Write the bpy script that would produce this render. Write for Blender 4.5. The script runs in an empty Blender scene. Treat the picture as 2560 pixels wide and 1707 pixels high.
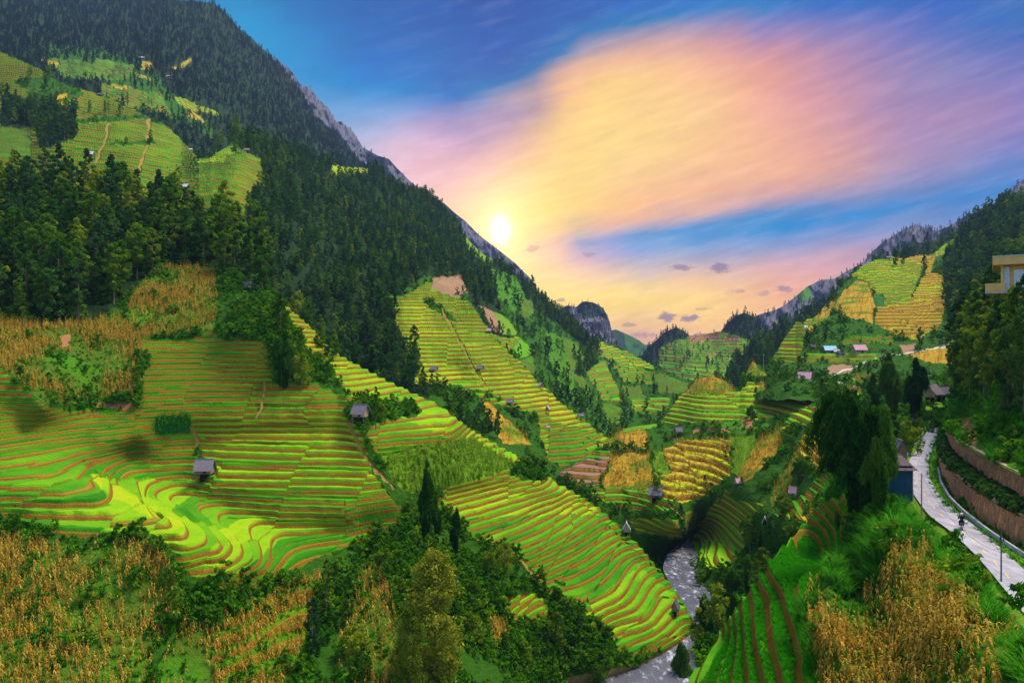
import bpy, bmesh, math, random
import numpy as np
from mathutils import Vector, Matrix
R = math.radians
random.seed(7); rng = np.random.default_rng(7)
C = bpy.context.scene.collection
sc = bpy.context.scene

# ------------------------------------------------------------------ camera
# The camera stands at the world origin, level, looking along +Y; z is up. F = focal length in photo pixels.
F, CX, CY = 1828.0, 1280.0, 853.5
cam = bpy.data.cameras.new('camera'); camo = bpy.data.objects.new('camera', cam); C.objects.link(camo)
sc.cycles.max_bounces = 6; sc.cycles.diffuse_bounces = 3; sc.cycles.volume_bounces = 0; sc.cycles.transmission_bounces = 3
camo.rotation_euler = (R(90), 0, 0); cam.sensor_width = 36; cam.lens = F/2560*36
cam.clip_start = 1; cam.clip_end = 30000; sc.camera = camo
sc.view_settings.view_transform = 'Standard'; sc.view_settings.look = 'None'
sc.view_settings.exposure = 1.2; sc.view_settings.gamma = 1.0
SUN_AZ, SUN_EL = 66.0, 63.0          # azimuth to the right of +Y, elevation
SUN_E, SUN_SIZE = 3.0, 18.0
HAZE = .00008
SKY_E = 0.435

def lin(c):
    return tuple(((v/255)/12.92 if v/255 <= .04045 else ((v/255+.055)/1.055)**2.4) for v in c)
def P(px, py, d): return Vector((d*(px-CX)/F, d, (CY-py)/F*d))

# ------------------------------------------------------------------ node helper
class N:
    def __init__(s, tree): s.t = tree; s.n = tree.nodes; s.l = tree.links
    def link(s, a, b):
        if hasattr(a, 'links') or isinstance(a, bpy.types.NodeSocket): s.l.new(a, b)
        else: b.default_value = a
    def m(s, op, a, b=None, c=None, clamp=False):
        n = s.n.new('ShaderNodeMath'); n.operation = op; n.use_clamp = clamp
        s.link(a, n.inputs[0])
        if b is not None: s.link(b, n.inputs[1])
        if c is not None: s.link(c, n.inputs[2])
        return n.outputs[0]
    def v(s, op, a, b=None, scale=None):
        n = s.n.new('ShaderNodeVectorMath'); n.operation = op
        s.link(a, n.inputs[0])
        if b is not None: s.link(b, n.inputs[1])
        if scale is not None: s.link(scale, n.inputs['Scale'])
        return n.outputs['Value'] if op in ('DISTANCE', 'LENGTH', 'DOT_PRODUCT') else n.outputs[0]
    def mix(s, f, a, b, mode='MIX'):
        n = s.n.new('ShaderNodeMix'); n.data_type = 'RGBA'; n.blend_type = mode
        s.link(f, n.inputs[0])
        for q, k in ((a, 6), (b, 7)):
            if isinstance(q, tuple) and len(q) == 3: q = (*q, 1)
            s.link(q, n.inputs[k])
        return n.outputs[2]
    def noise(s, vec, scale, detail=3, rough=.6, dist=0):
        n = s.n.new('ShaderNodeTexNoise'); s.link(vec, n.inputs['Vector'])
        n.inputs['Scale'].default_value = scale; n.inputs['Detail'].default_value = detail
        n.inputs['Roughness'].default_value = rough; n.inputs['Distortion'].default_value = dist
        return n.outputs['Fac'], n.outputs['Color']
    def ramp(s, f, stops, interp='LINEAR'):
        n = s.n.new('ShaderNodeValToRGB'); s.link(f, n.inputs[0]); e = n.color_ramp.elements
        n.color_ramp.interpolation = interp
        while len(e) < len(stops): e.new(.5)
        for i, (p, c) in enumerate(stops):
            e[i].position = p; e[i].color = (*c, 1) if len(c) == 3 else c
        return n.outputs[0]
    def smooth(s, f, a, b):
        n = s.n.new('ShaderNodeMapRange'); n.interpolation_type = 'SMOOTHSTEP'
        s.link(f, n.inputs[0]); s.link(a, n.inputs[1]); s.link(b, n.inputs[2])
        return n.outputs[0]
    def comb(s, x, y, z):
        n = s.n.new('ShaderNodeCombineXYZ')
        for q, i in ((x, 0), (y, 1), (z, 2)): s.link(q, n.inputs[i])
        return n.outputs[0]
    def sep(s, a):
        n = s.n.new('ShaderNodeSeparateXYZ'); s.link(a, n.inputs[0]); return n.outputs
    def attr(s, name):
        n = s.n.new('ShaderNodeAttribute'); n.attribute_name = name; return n
    def geo(s): return s.n.new('ShaderNodeNewGeometry')
    def texco(s): return s.n.new('ShaderNodeTexCoord')

# ------------------------------------------------------------------ world: evening sky laid out by azimuth / elevation
W = bpy.data.worlds.new('World'); sc.world = W; W.use_nodes = True
W.cycles.sampling_method = 'MANUAL'; W.cycles.sample_map_resolution = 256
W.node_tree.nodes.clear(); k = N(W.node_tree)
tc = k.texco(); dx, dy, dz = k.sep(k.v('NORMALIZE', tc.outputs['Generated']))
az = k.m('ARCTAN2', dx, dy); el = k.m('ARCSINE', dz)
def azel(px, py):
    x, y, z = (px-CX)/F, 1.0, (CY-py)/F
    return math.atan2(x, y), math.asin(z/math.sqrt(x*x+y*y+z*z))
ae = k.comb(az, el, 0.0)
# streaky domain warp, cloud fan stretched along its own direction
rot = k.n.new('ShaderNodeVectorRotate'); rot.rotation_type = 'Z_AXIS'; rot.inputs['Angle'].default_value = R(-14)
k.link(ae, rot.inputs['Vector'])
st = k.v('MULTIPLY', rot.outputs[0], (1.0, 4.0, 1.0))
_, wn = k.noise(st, 3.2, 5, .55)
_, wn2 = k.noise(st, 9, 7, .62)
warp = k.v('SUBTRACT', wn, (.5, .5, .5)); warp = k.v('MULTIPLY', warp, (.045, .012, 0))
warp2 = k.v('MULTIPLY', k.v('SUBTRACT', wn2, (.5, .5, .5)), (.050, .014, 0))
q = k.v('ADD', k.v('ADD', ae, warp), warp2)
SKY = [(570, 18, 70, 150, 205),(675, 105, 75, 155, 210),(763, 35, 35, 124, 190),(894, 88, 25, 119, 190),(1026, 35, 12, 109, 182),(1201, 35, 5, 102, 175),(1376, 26, 12, 109, 180),(1551, 26, 25, 119, 190),(1726, 18, 45, 129, 200),(1901, 18, 70, 129, 195),(2077, 13, 75, 115, 195),(2252, 18, 75, 110, 190),(2427, 18, 75, 110, 190),(2550, 18, 60, 114, 180),(807, 175, 60, 140, 205),(938, 175, 40, 125, 205),(1069, 158, 20, 119, 190),(1201, 140, 10, 109, 185),(1332, 131, 15, 109, 185),(1420, 88, 30, 119, 185),(1551, 70, 70, 134, 190),(1726, 53, 125, 140, 190),(1901, 61, 135, 130, 190),(2120, 53, 120, 125, 190),(2339, 70, 105, 115, 190),(2541, 79, 75, 105, 185),(938, 263, 110, 160, 215),(1069, 254, 100, 140, 210),(1201, 228, 70, 134, 195),(1315, 193, 60, 124, 185),(1393, 149, 110, 130, 180),(1481, 123, 170, 155, 175),(1639, 96, 200, 160, 165),(1814, 96, 205, 150, 165),(1989, 96, 180, 140, 175),(2164, 105, 155, 130, 180),(2339, 149, 140, 130, 185),(2541, 158, 125, 120, 185),(920, 342, 185, 185, 220),(1026, 350, 225, 190, 215),(1113, 350, 205, 170, 205),(1218, 342, 190, 155, 190),(1315, 289, 160, 140, 180),(1288, 250, 210, 175, 185),(1183, 280, 155, 150, 195),(1376, 245, 225, 175, 155),(1446, 175, 240, 186, 156),(1595, 158, 250, 196, 150),(1770, 149, 240, 176, 153),(1945, 166, 225, 155, 150),(2120, 175, 185, 140, 175),(2296, 219, 160, 135, 180),(2541, 245, 155, 130, 185),(1420, 289, 253, 206, 145),(1595, 280, 253, 209, 145),(1770, 245, 252, 201, 149),(1919, 263, 245, 176, 156),(2077, 280, 215, 155, 165),(2252, 315, 180, 140, 180),(2427, 298, 175, 140, 180),(2541, 333, 150, 130, 190),(1061, 420, 240, 190, 205),(1201, 412, 235, 185, 190),(1332, 377, 245, 196, 162),(1463, 385, 253, 216, 145),(1639, 377, 253, 211, 148),(1814, 368, 250, 196, 150),(1989, 377, 240, 176, 156),(2164, 377, 205, 155, 170),(2339, 385, 165, 145, 190),(2515, 377, 130, 135, 195),(1131, 490, 250, 205, 190),(1376, 490, 253, 221, 145),(1551, 455, 252, 206, 153),(1726, 455, 245, 191, 156),(1901, 455, 238, 181, 159),(2077, 455, 215, 165, 165),(2252, 447, 175, 155, 185),(2383, 434, 150, 145, 190),(2541, 429, 110, 135, 200),(1376, 561, 254, 216, 150),(1507, 543, 248, 196, 156),(1639, 517, 240, 186, 162),(1814, 504, 225, 175, 170),(1989, 495, 205, 165, 175),(2120, 482, 175, 155, 185),(2252, 477, 130, 145, 195),(2427, 464, 90, 140, 205),(1507, 582, 205, 180, 210),(1639, 565, 160, 170, 210),(1770, 543, 135, 165, 210),(1945, 530, 115, 155, 210),(2120, 517, 100, 148, 208),(2296, 499, 95, 142, 206),(1393, 613, 250, 195, 190),(1507, 618, 180, 170, 215),(1682, 604, 125, 165, 215),(1858, 587, 112, 158, 212),(2033, 569, 105, 150, 210),(2208, 552, 115, 150, 208),(2322, 543, 125, 150, 205),(1463, 653, 235, 190, 200),(1595, 657, 195, 185, 210),(1770, 644, 170, 170, 205),(1945, 622, 150, 160, 205),(2120, 604, 150, 155, 202),(2234, 596, 155, 155, 200),(1376, 674, 252, 215, 170),(1551, 701, 252, 215, 165),(1726, 683, 240, 195, 175),(1901, 666, 225, 180, 185),(2059, 648, 220, 175, 190),(2164, 631, 200, 165, 190),(1420, 727, 255, 225, 156),(1595, 745, 255, 221, 150),(1770, 727, 252, 211, 156),(1901, 727, 245, 191, 159),(1989, 709, 240, 180, 165),(2077, 692, 225, 170, 175),(1551, 788, 252, 211, 153),(1726, 780, 255, 216, 150),(1901, 771, 250, 196, 156),(1726, 832, 240, 191, 159),(1595, 841, 220, 175, 170),(1814, 823, 250, 201, 156),(1470, 602, 130, 165, 214),(1560, 588, 115, 158, 212),(1660, 572, 105, 155, 210),(1760, 556, 98, 150, 208),(1870, 543, 92, 146, 206),(1980, 530, 90, 143, 205),(2090, 516, 86, 140, 205),(2200, 503, 84, 138, 204),(2310, 492, 84, 136, 203),(2420, 478, 88, 136, 203),(2530, 468, 92, 136, 202),(1500, 566, 240, 185, 165),(1600, 550, 238, 185, 162),(1720, 530, 235, 181, 163),(1830, 512, 225, 172, 165),(1950, 495, 205, 162, 172),(2070, 478, 180, 155, 182),(2190, 462, 160, 148, 188),(2320, 446, 145, 142, 192),(1150, 250, 80, 120, 190),(1240, 190, 22, 112, 182),(1300, 150, 12, 109, 182),(1350, 110, 15, 109, 183),(1440, 80, 30, 114, 183),(1550, 45, 35, 119, 186),(1650, 40, 55, 126, 188),(1360, 170, 140, 140, 170),(1420, 120, 110, 135, 178),(1520, 95, 170, 150, 175),(1400, 190, 235, 181, 156),(1480, 160, 238, 186, 155),(1600, 140, 225, 170, 155),(1330, 260, 190, 160, 172),(1290, 225, 110, 130, 180),(1340, 330, 238, 191, 159),(-300, 400, 60, 124, 180),(3300, 300, 80, 110, 185),(1280, -500, 25, 85, 165)]
# the sampled sky colours are laid on rows that run along the streaks (tilted 7 degrees), one colour ramp per row
TH_ = R(7.2)
def uv_of(a, e): return a*math.cos(TH_)+(e-.2)*math.sin(TH_), (e-.2)*math.cos(TH_)-a*math.sin(TH_)
pu = []; pc = []
for (px, py, r, g, b) in SKY[:-3]+[(300,10,60,140,200),(300,300,70,150,205),(100,100,50,120,190),(2700,20,60,100,180),(2700,200,120,115,190),(2700,350,140,130,190),(2700,460,90,134,200),(1280,-160,18,80,165),(2000,-160,50,95,175),(600,-160,40,110,185),(2600,-150,60,95,175),(900,900,250,205,180),(2200,900,220,170,170)]:
    a, e = azel(px, py); pu.append(uv_of(a, e)); pc.append(lin((r, g, b)))
pu = np.array(pu)*10; pc = np.array(pc)
sc_uv = np.array([1.0, 1.6]); Kd = np.linalg.norm((pu[:, None]-pu[None])*sc_uv, axis=-1)
Ks = np.sqrt(Kd**2+.04); wts_ = np.linalg.solve(-Ks-0*Ks+.02*np.eye(len(pu)), pc-pc.mean(0))
def sky_at(u, v):
    d_ = np.sqrt(((((np.array([u, v])*10)[None]-pu)*sc_uv)**2).sum(1)+.04); return np.clip(-d_@wts_+pc.mean(0), 0, 1)
qx, qy, _ = k.sep(q)
ey = k.m('SUBTRACT', qy, .2)
U_ = k.m('ADD', k.m('MULTIPLY', qx, math.cos(TH_)), k.m('MULTIPLY', ey, math.sin(TH_)))
V_ = k.m('SUBTRACT', k.m('MULTIPLY', ey, math.cos(TH_)), k.m('MULTIPLY', qx, math.sin(TH_)))
U0, U1, V0, V1, NR = -.45, .66, -.30, .34, 30
un = k.m('DIVIDE', k.m('SUBTRACT', U_, U0), U1-U0, clamp=True); vn = k.m('MULTIPLY', k.m('DIVIDE', k.m('SUBTRACT', V_, V0), V1-V0, clamp=True), NR-1.0)
acc = None
for i_ in range(NR):
    vv_ = V0+(V1-V0)*i_/(NR-1); stops = [(t_/29, tuple(float(x) for x in sky_at(U0+(U1-U0)*t_/29, vv_))) for t_ in range(30)]
    w = k.m('MAXIMUM', k.m('SUBTRACT', 1.0, k.m('ABSOLUTE', k.m('SUBTRACT', vn, float(i_)))), 0.0)
    c = k.v('SCALE', k.ramp(un, stops), scale=w); acc = c if acc is None else k.v('ADD', acc, c)
sky = acc
sky = k.v('MAXIMUM', k.v('MULTIPLY', k.v('SUBTRACT', sky, (.070, .074, .150)), (1.36, 1.37, 1.39)), (0, 0, 0))
hs_ = k.n.new('ShaderNodeHueSaturation'); hs_.inputs['Saturation'].default_value = 1.0; k.link(sky, hs_.inputs['Color']); sky = hs_.outputs[0]
# fine cirrus texture
cf, _ = k.noise(st, 14, 6, .65)
sky = k.v('SCALE', sky, scale=k.m('ADD', k.m('MULTIPLY', cf, .44), .79))
cw, _ = k.noise(k.v('MULTIPLY', rot.outputs[0], (1.0, 7.0, 1.0)), 11, 9, .66)
sky = k.v('ADD', sky, k.v('SCALE', (.085, .055, .045), scale=k.m('MULTIPLY', k.m('SUBTRACT', k.smooth(cw, .42, .68), .35), k.smooth(az, -.35, .05))))
sky = k.v('MAXIMUM', sky, (.0, .0, .0))
# small evening clouds
cn, _ = k.noise(k.v('MULTIPLY', ae, (1, 2.0, 1)), 60, 7, .7)
for (px, py, w_, h_, s_) in [(1335,622,26,10,.55),(1468,637,22,9,.45),(1703,667,30,10,.8),(1805,668,34,15,.95),(1835,728,24,8,.55),(1962,725,24,11,.8),
    (1905,734,22,9,.5),(1665,793,30,13,.95),(1727,795,26,12,.95),(1400,749,14,6,.7),(1570,812,20,6,.6),(1742,842,20,10,.8),(1600,836,40,10,.6),(1755,773,26,5,.45),(1710,850,40,7,.5)]:
    a, e = azel(px, py)
    dd = k.v('LENGTH', k.v('MULTIPLY', k.v('SUBTRACT', ae, (a, e, 0)), (F/w_*1.1, F/h_*1.1, 0)))
    mk = k.smooth(k.m('ADD', dd, k.m('MULTIPLY', k.m('SUBTRACT', cn, .5), 4.2)), 1.15, .35)
    sky = k.mix(k.m('MULTIPLY', mk, s_*.85), sky, lin((150, 125, 155)))
# sun and its glow
a, e = azel(1251, 574)
sd = k.v('LENGTH', k.v('MULTIPLY', k.v('SUBTRACT', ae, (a, e, 0)), (1.25, .95, 0)))
g1 = k.m('EXPONENT', k.m('MULTIPLY', k.m('POWER', k.m('DIVIDE', sd, .014), 2.0), -1.0))
g2 = k.m('EXPONENT', k.m('MULTIPLY', k.m('DIVIDE', sd, .042), -1.0))
g3 = k.m('EXPONENT', k.m('MULTIPLY', k.m('DIVIDE', sd, .08), -1.0))
sky = k.v('ADD', sky, k.v('SCALE', (3.0, 2.5, 1.8), scale=g1))
sky = k.v('ADD', sky, k.v('SCALE', (1.05, .80, .30), scale=g2))
sky = k.v('ADD', sky, k.v('SCALE', (.14, .06, .0), scale=g3))
# daylight sky above and behind
nis = k.n.new('ShaderNodeTexSky'); nis.sky_type = 'NISHITA'; nis.sun_disc = False
nis.sun_elevation = R(SUN_EL); nis.sun_rotation = R(SUN_AZ)
nsk = k.v('SCALE', nis.outputs[0], scale=.33)
front = k.m('MULTIPLY', k.smooth(k.m('ABSOLUTE', az), 1.5, .85), k.smooth(el, .95, .60))
col = k.mix(front, nsk, sky)
bg = k.n.new('ShaderNodeBackground'); k.link(col, bg.inputs[0]); bg.inputs[1].default_value = SKY_E
wo = k.n.new('ShaderNodeOutputWorld'); k.link(bg.outputs[0], wo.inputs[0])

# ------------------------------------------------------------------ sun
L = bpy.data.lights.new('sun', 'SUN'); L.energy = SUN_E; L.angle = R(SUN_SIZE); L.color = (1, .93, .80)
lo = bpy.data.objects.new('sun', L); C.objects.link(lo)
sdir = Vector((math.sin(R(SUN_AZ))*math.cos(R(SUN_EL)), math.cos(R(SUN_AZ))*math.cos(R(SUN_EL)), math.sin(R(SUN_EL))))
lo.rotation_euler = sdir.to_track_quat('Z', 'Y').to_euler()

# ------------------------------------------------------------------ numpy helpers
def _h(ix, iy, seed):
    n = (ix.astype(np.int64)*374761393 + iy.astype(np.int64)*668265263 + seed*1442695041) & 0xffffffff
    n = ((n ^ (n >> 13))*1274126177) & 0xffffffff
    return ((n ^ (n >> 16)) & 0xffff)/65535.0
def vnoise(x, y, seed=0):
    ix = np.floor(x); iy = np.floor(y); fx = x-ix; fy = y-iy
    fx = fx*fx*(3-2*fx); fy = fy*fy*(3-2*fy)
    a = _h(ix, iy, seed); b = _h(ix+1, iy, seed); c = _h(ix, iy+1, seed); d = _h(ix+1, iy+1, seed)
    return (a*(1-fx)+b*fx)*(1-fy)+(c*(1-fx)+d*fx)*fy
def fbm(x, y, sc_, o=4, seed=0):
    r = 0; a = .5; t = 0
    for i in range(o):
        r = r+a*vnoise(x/sc_, y/sc_, seed+i*17); t += a; a *= .5; sc_ = sc_/2.03
    return r/t
def inpoly(x, y, poly):
    r = np.zeros(x.shape, bool); n = len(poly)
    for i in range(n):
        x1, y1 = poly[i]; x2, y2 = poly[(i+1) % n]
        if y1 == y2: continue
        c = ((y1 > y) != (y2 > y)) & (x < (x2-x1)*(y-y1)/(y2-y1)+x1)
        r ^= c
    return r
def segdist(x, y, pts):
    r = np.full(x.shape, 1e9)
    for (x1, y1), (x2, y2) in zip(pts[:-1], pts[1:]):
        vx, vy = x2-x1, y2-y1; t = np.clip(((x-x1)*vx+(y-y1)*vy)/(vx*vx+vy*vy), 0, 1)
        r = np.minimum(r, np.hypot(x-x1-t*vx, y-y1-t*vy))
    return r
def tps(pts, vals, lam):
    p = np.array(pts)/300.0; v = np.array(vals); n = len(p)
    def K(r2): return np.where(r2 > 1e-12, .5*r2*np.log(np.maximum(r2, 1e-12)), 0)
    d2 = ((p[:, None]-p[None])**2).sum(-1)
    A = np.zeros((n+3, n+3)); A[:n, :n] = K(d2)+lam*np.eye(n)
    A[:n, n] = 1; A[:n, n+1:] = p; A[n, :n] = 1; A[n+1:, :n] = p.T
    w = np.linalg.solve(A, np.concatenate([v, np.zeros(3)]))
    def f(x, y):
        q = np.stack([x.ravel(), y.ravel()], 1)/300.0
        out = w[n]+q@w[n+1:]
        for i in range(n): out = out+w[i]*K(((q-p[i])**2).sum(1))
        return out.reshape(x.shape)
    return f
def bicubic(cg, x0, y0, s, X, Y):
    gx = (X-x0)/s; gy = (Y-y0)/s
    ix = np.clip(np.floor(gx).astype(int), 1, cg.shape[1]-3); iy = np.clip(np.floor(gy).astype(int), 1, cg.shape[0]-3)
    tx = gx-ix; ty = gy-iy
    def wts(t): return (-.5*t+t*t-.5*t**3, 1-2.5*t*t+1.5*t**3, .5*t+2*t*t-1.5*t**3, -.5*t*t+.5*t**3)
    wx = wts(tx); wy = wts(ty); out = 0
    for j in range(4):
        r = 0
        for i in range(4): r = r+wx[i]*cg[iy+j-1, ix+i-1]
        out = out+wy[j]*r
    return out
def np_mesh(name, V, Q, mat=None, smooth=False, uv=None):
    me = bpy.data.meshes.new(name); V = np.asarray(V, np.float32); Q = np.asarray(Q, np.int32)
    nf, k_ = Q.shape
    me.vertices.add(len(V)); me.vertices.foreach_set('co', V.ravel())
    me.loops.add(nf*k_); me.loops.foreach_set('vertex_index', Q.ravel())
    me.polygons.add(nf); me.polygons.foreach_set('loop_start', np.arange(nf, dtype=np.int32)*k_)
    me.polygons.foreach_set('use_smooth', np.full(nf, smooth))
    me.update(calc_edges=True)
    if mat: me.materials.append(mat)
    return me
def link(o, parent=None):
    C.objects.link(o)
    if parent is not None: o.parent = parent
    return o
def tag(o, label=None, cat=None, group=None, kind=None):
    if label: o['label'] = label
    if cat: o['category'] = cat
    if group: o['group'] = group
    if kind: o['kind'] = kind
    return o

# ------------------------------------------------------------------ materials
def mat(name, col, rough=.9, var=.3, scale=2.0, metal=0, bump=0, stretch=(1, 1, 1), col2=None, spec=.2, space='Object'):
    m = bpy.data.materials.new(name); m.use_nodes = True; k = N(m.node_tree)
    b = m.node_tree.nodes['Principled BSDF']; b.inputs['Roughness'].default_value = rough
    b.inputs['Metallic'].default_value = metal; b.inputs['Specular IOR Level'].default_value = spec
    t = k.texco(); v = k.v('MULTIPLY', t.outputs[space], stretch)
    f, _ = k.noise(v, scale, 5, .65)
    c2 = col2 if col2 else tuple(x*(1-var) for x in col)
    f2 = k.smooth(f, .3, .7)
    k.link(k.mix(f2, c2, col), b.inputs['Base Color'])
    if bump:
        bn = k.n.new('ShaderNodeBump'); bn.inputs['Strength'].default_value = bump; bn.inputs['Distance'].default_value = .05
        k.link(f, bn.inputs['Height']); k.link(bn.outputs[0], b.inputs['Normal'])
    return m
def leafmat(name, c1, c2, c3, trans=.35, tipcol=None):
    """leaf colours vary from plant to plant and from clump to clump"""
    m = bpy.data.materials.new(name); m.use_nodes = True; k = N(m.node_tree)
    for n in list(m.node_tree.nodes):
        if n.type == 'BSDF_PRINCIPLED': m.node_tree.nodes.remove(n)
    oi = k.n.new('ShaderNodeObjectInfo'); t = k.texco()
    f, _ = k.noise(t.outputs['Object'], .55, 3, .7)
    f2, _ = k.noise(t.outputs['Object'], 3.1, 2, .7)
    a = k.attr('lv').outputs['Fac']
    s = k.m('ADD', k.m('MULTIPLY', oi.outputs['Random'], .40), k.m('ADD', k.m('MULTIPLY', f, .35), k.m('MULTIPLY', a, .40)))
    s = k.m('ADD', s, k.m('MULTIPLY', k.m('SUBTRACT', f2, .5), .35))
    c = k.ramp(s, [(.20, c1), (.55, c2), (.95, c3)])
    d = k.n.new('ShaderNodeBsdfDiffuse'); tr = k.n.new('ShaderNodeBsdfTranslucent'); mx = k.n.new('ShaderNodeMixShader')
    k.link(c, d.inputs[0]); k.link(c, tr.inputs[0]); mx.inputs[0].default_value = trans
    k.link(d.outputs[0], mx.inputs[1]); k.link(tr.outputs[0], mx.inputs[2])
    k.link(mx.outputs[0], m.node_tree.nodes['Material Output'].inputs[0])
    return m
M = {}
M['leaf_tree'] = leafmat('leaf_tree', (.012, .050, .004), (.060, .150, .006), (.34, .36, .018))
M['leaf_dark'] = leafmat('leaf_dark', (.010, .036, .010), (.026, .080, .016), (.09, .17, .018))
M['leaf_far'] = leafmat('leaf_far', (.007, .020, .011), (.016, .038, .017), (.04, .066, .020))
M['leaf_shrub'] = leafmat('leaf_shrub', (.014, .075, .003), (.052, .185, .005), (.18, .33, .010))
M['leaf_bamboo'] = leafmat('leaf_bamboo', (.004, .026, .003), (.017, .078, .005), (.085, .18, .012), .3)
M['leaf_olive'] = leafmat('leaf_olive', (.025, .060, .004), (.12, .16, .010), (.40, .36, .03))
M['leaf_grass'] = leafmat('leaf_grass', (.014, .085, .004), (.035, .20, .006), (.10, .33, .015), .4)
M['leaf_rice'] = leafmat('leaf_rice', (.02, .20, .002), (.035, .30, .003), (.09, .42, .004), .4)
M['leaf_corn'] = leafmat('leaf_corn', (.17, .09, .008), (.42, .25, .025), (.68, .45, .08), .3)
M['leaf_corn_green'] = leafmat('leaf_corn_green', (.03, .12, .004), (.10, .24, .008), (.36, .38, .03), .3)
M['leaf_mid'] = leafmat('leaf_mid', (.014, .060, .004), (.052, .150, .006), (.20, .31, .012))
M['bark'] = mat('bark', (.20, .16, .11), col2=(.07, .05, .035), scale=3, stretch=(1, 1, .2))
M['culm'] = mat('culm', (.20, .22, .05), col2=(.10, .12, .02), scale=2)
M['culm_dry'] = mat('culm_dry', (.45, .25, .08), col2=(.30, .15, .05), scale=2)
M['wood'] = mat('old_wood', (.26, .17, .12), col2=(.11, .07, .05), scale=4, stretch=(3, 3, .3), bump=.3)
M['wood_pale'] = mat('pale_wood', (.42, .30, .20), col2=(.24, .16, .11), scale=4, stretch=(3, 3, .3), bump=.3)
M['thatch'] = mat('weathered_roof', (.21, .17, .20), col2=(.10, .08, .09), scale=3, stretch=(2, .4, 2), bump=.4)
M['thatch_dark'] = mat('dark_roof', (.13, .11, .13), col2=(.07, .06, .07), scale=3, stretch=(2, .4, 2), bump=.4)
M['tin'] = mat('pale_tin_roof', (.55, .50, .52), col2=(.32, .28, .30), scale=2, rough=.5)
M['tin_rust'] = mat('rusty_tin_roof', (.20, .13, .12), col2=(.08, .055, .06), scale=1.6, stretch=(6, .4, 1), rough=.6)
M['tin_blue'] = mat('blue_tin_roof', (.10, .38, .48), col2=(.07, .28, .38), scale=2, rough=.5)
M['tin_pink'] = mat('faded_pink_roof', (.55, .30, .34), col2=(.42, .23, .26), scale=2)
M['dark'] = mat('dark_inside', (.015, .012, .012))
M['teal'] = mat('teal_sheet_metal', (.012, .095, .15), col2=(.010, .07, .115), scale=1, stretch=(4, 4, .3), rough=.5)
M['plaster'] = mat('white_plaster', (.72, .66, .68), col2=(.58, .52, .54), scale=1)
M['ochre'] = mat('ochre_plaster', (.62, .38, .12), col2=(.50, .29, .09), scale=.5)
M['glass'] = mat('window_glass', (.35, .42, .58), rough=.15, spec=.6)
M['concrete'] = mat('concrete', (.50, .46, .42), col2=(.32, .28, .25), scale=1.5)
M['steel'] = mat('galvanised_rail', (.60, .62, .62), rough=.45, metal=.2)
M['rock'] = mat('river_rock', (.22, .19, .18), col2=(.10, .08, .08), scale=1.2, bump=.5)
M['black'] = mat('black_plastic', (.012, .012, .014), rough=.45)
M['cloth_black'] = mat('black_cloth', (.010, .010, .013)); M['cloth_grey'] = mat('grey_cloth', (.20, .19, .20))
M['cloth_pale'] = mat('pale_cloth', (.60, .56, .56)); M['skin'] = mat('skin', (.45, .24, .15))
M['helmet'] = mat('cream_helmet', (.80, .68, .55), rough=.4); M['white'] = mat('white_paint', (.8, .8, .8), rough=.5)
M['chrome'] = mat('chrome', (.5, .5, .5), rough=.25, metal=.9)
M['yellow'] = mat('road_yellow', (.75, .50, .06), col2=(.55, .36, .06), scale=3)
M['red'] = mat('red_lamp', (.4, .02, .01), rough=.3)

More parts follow.
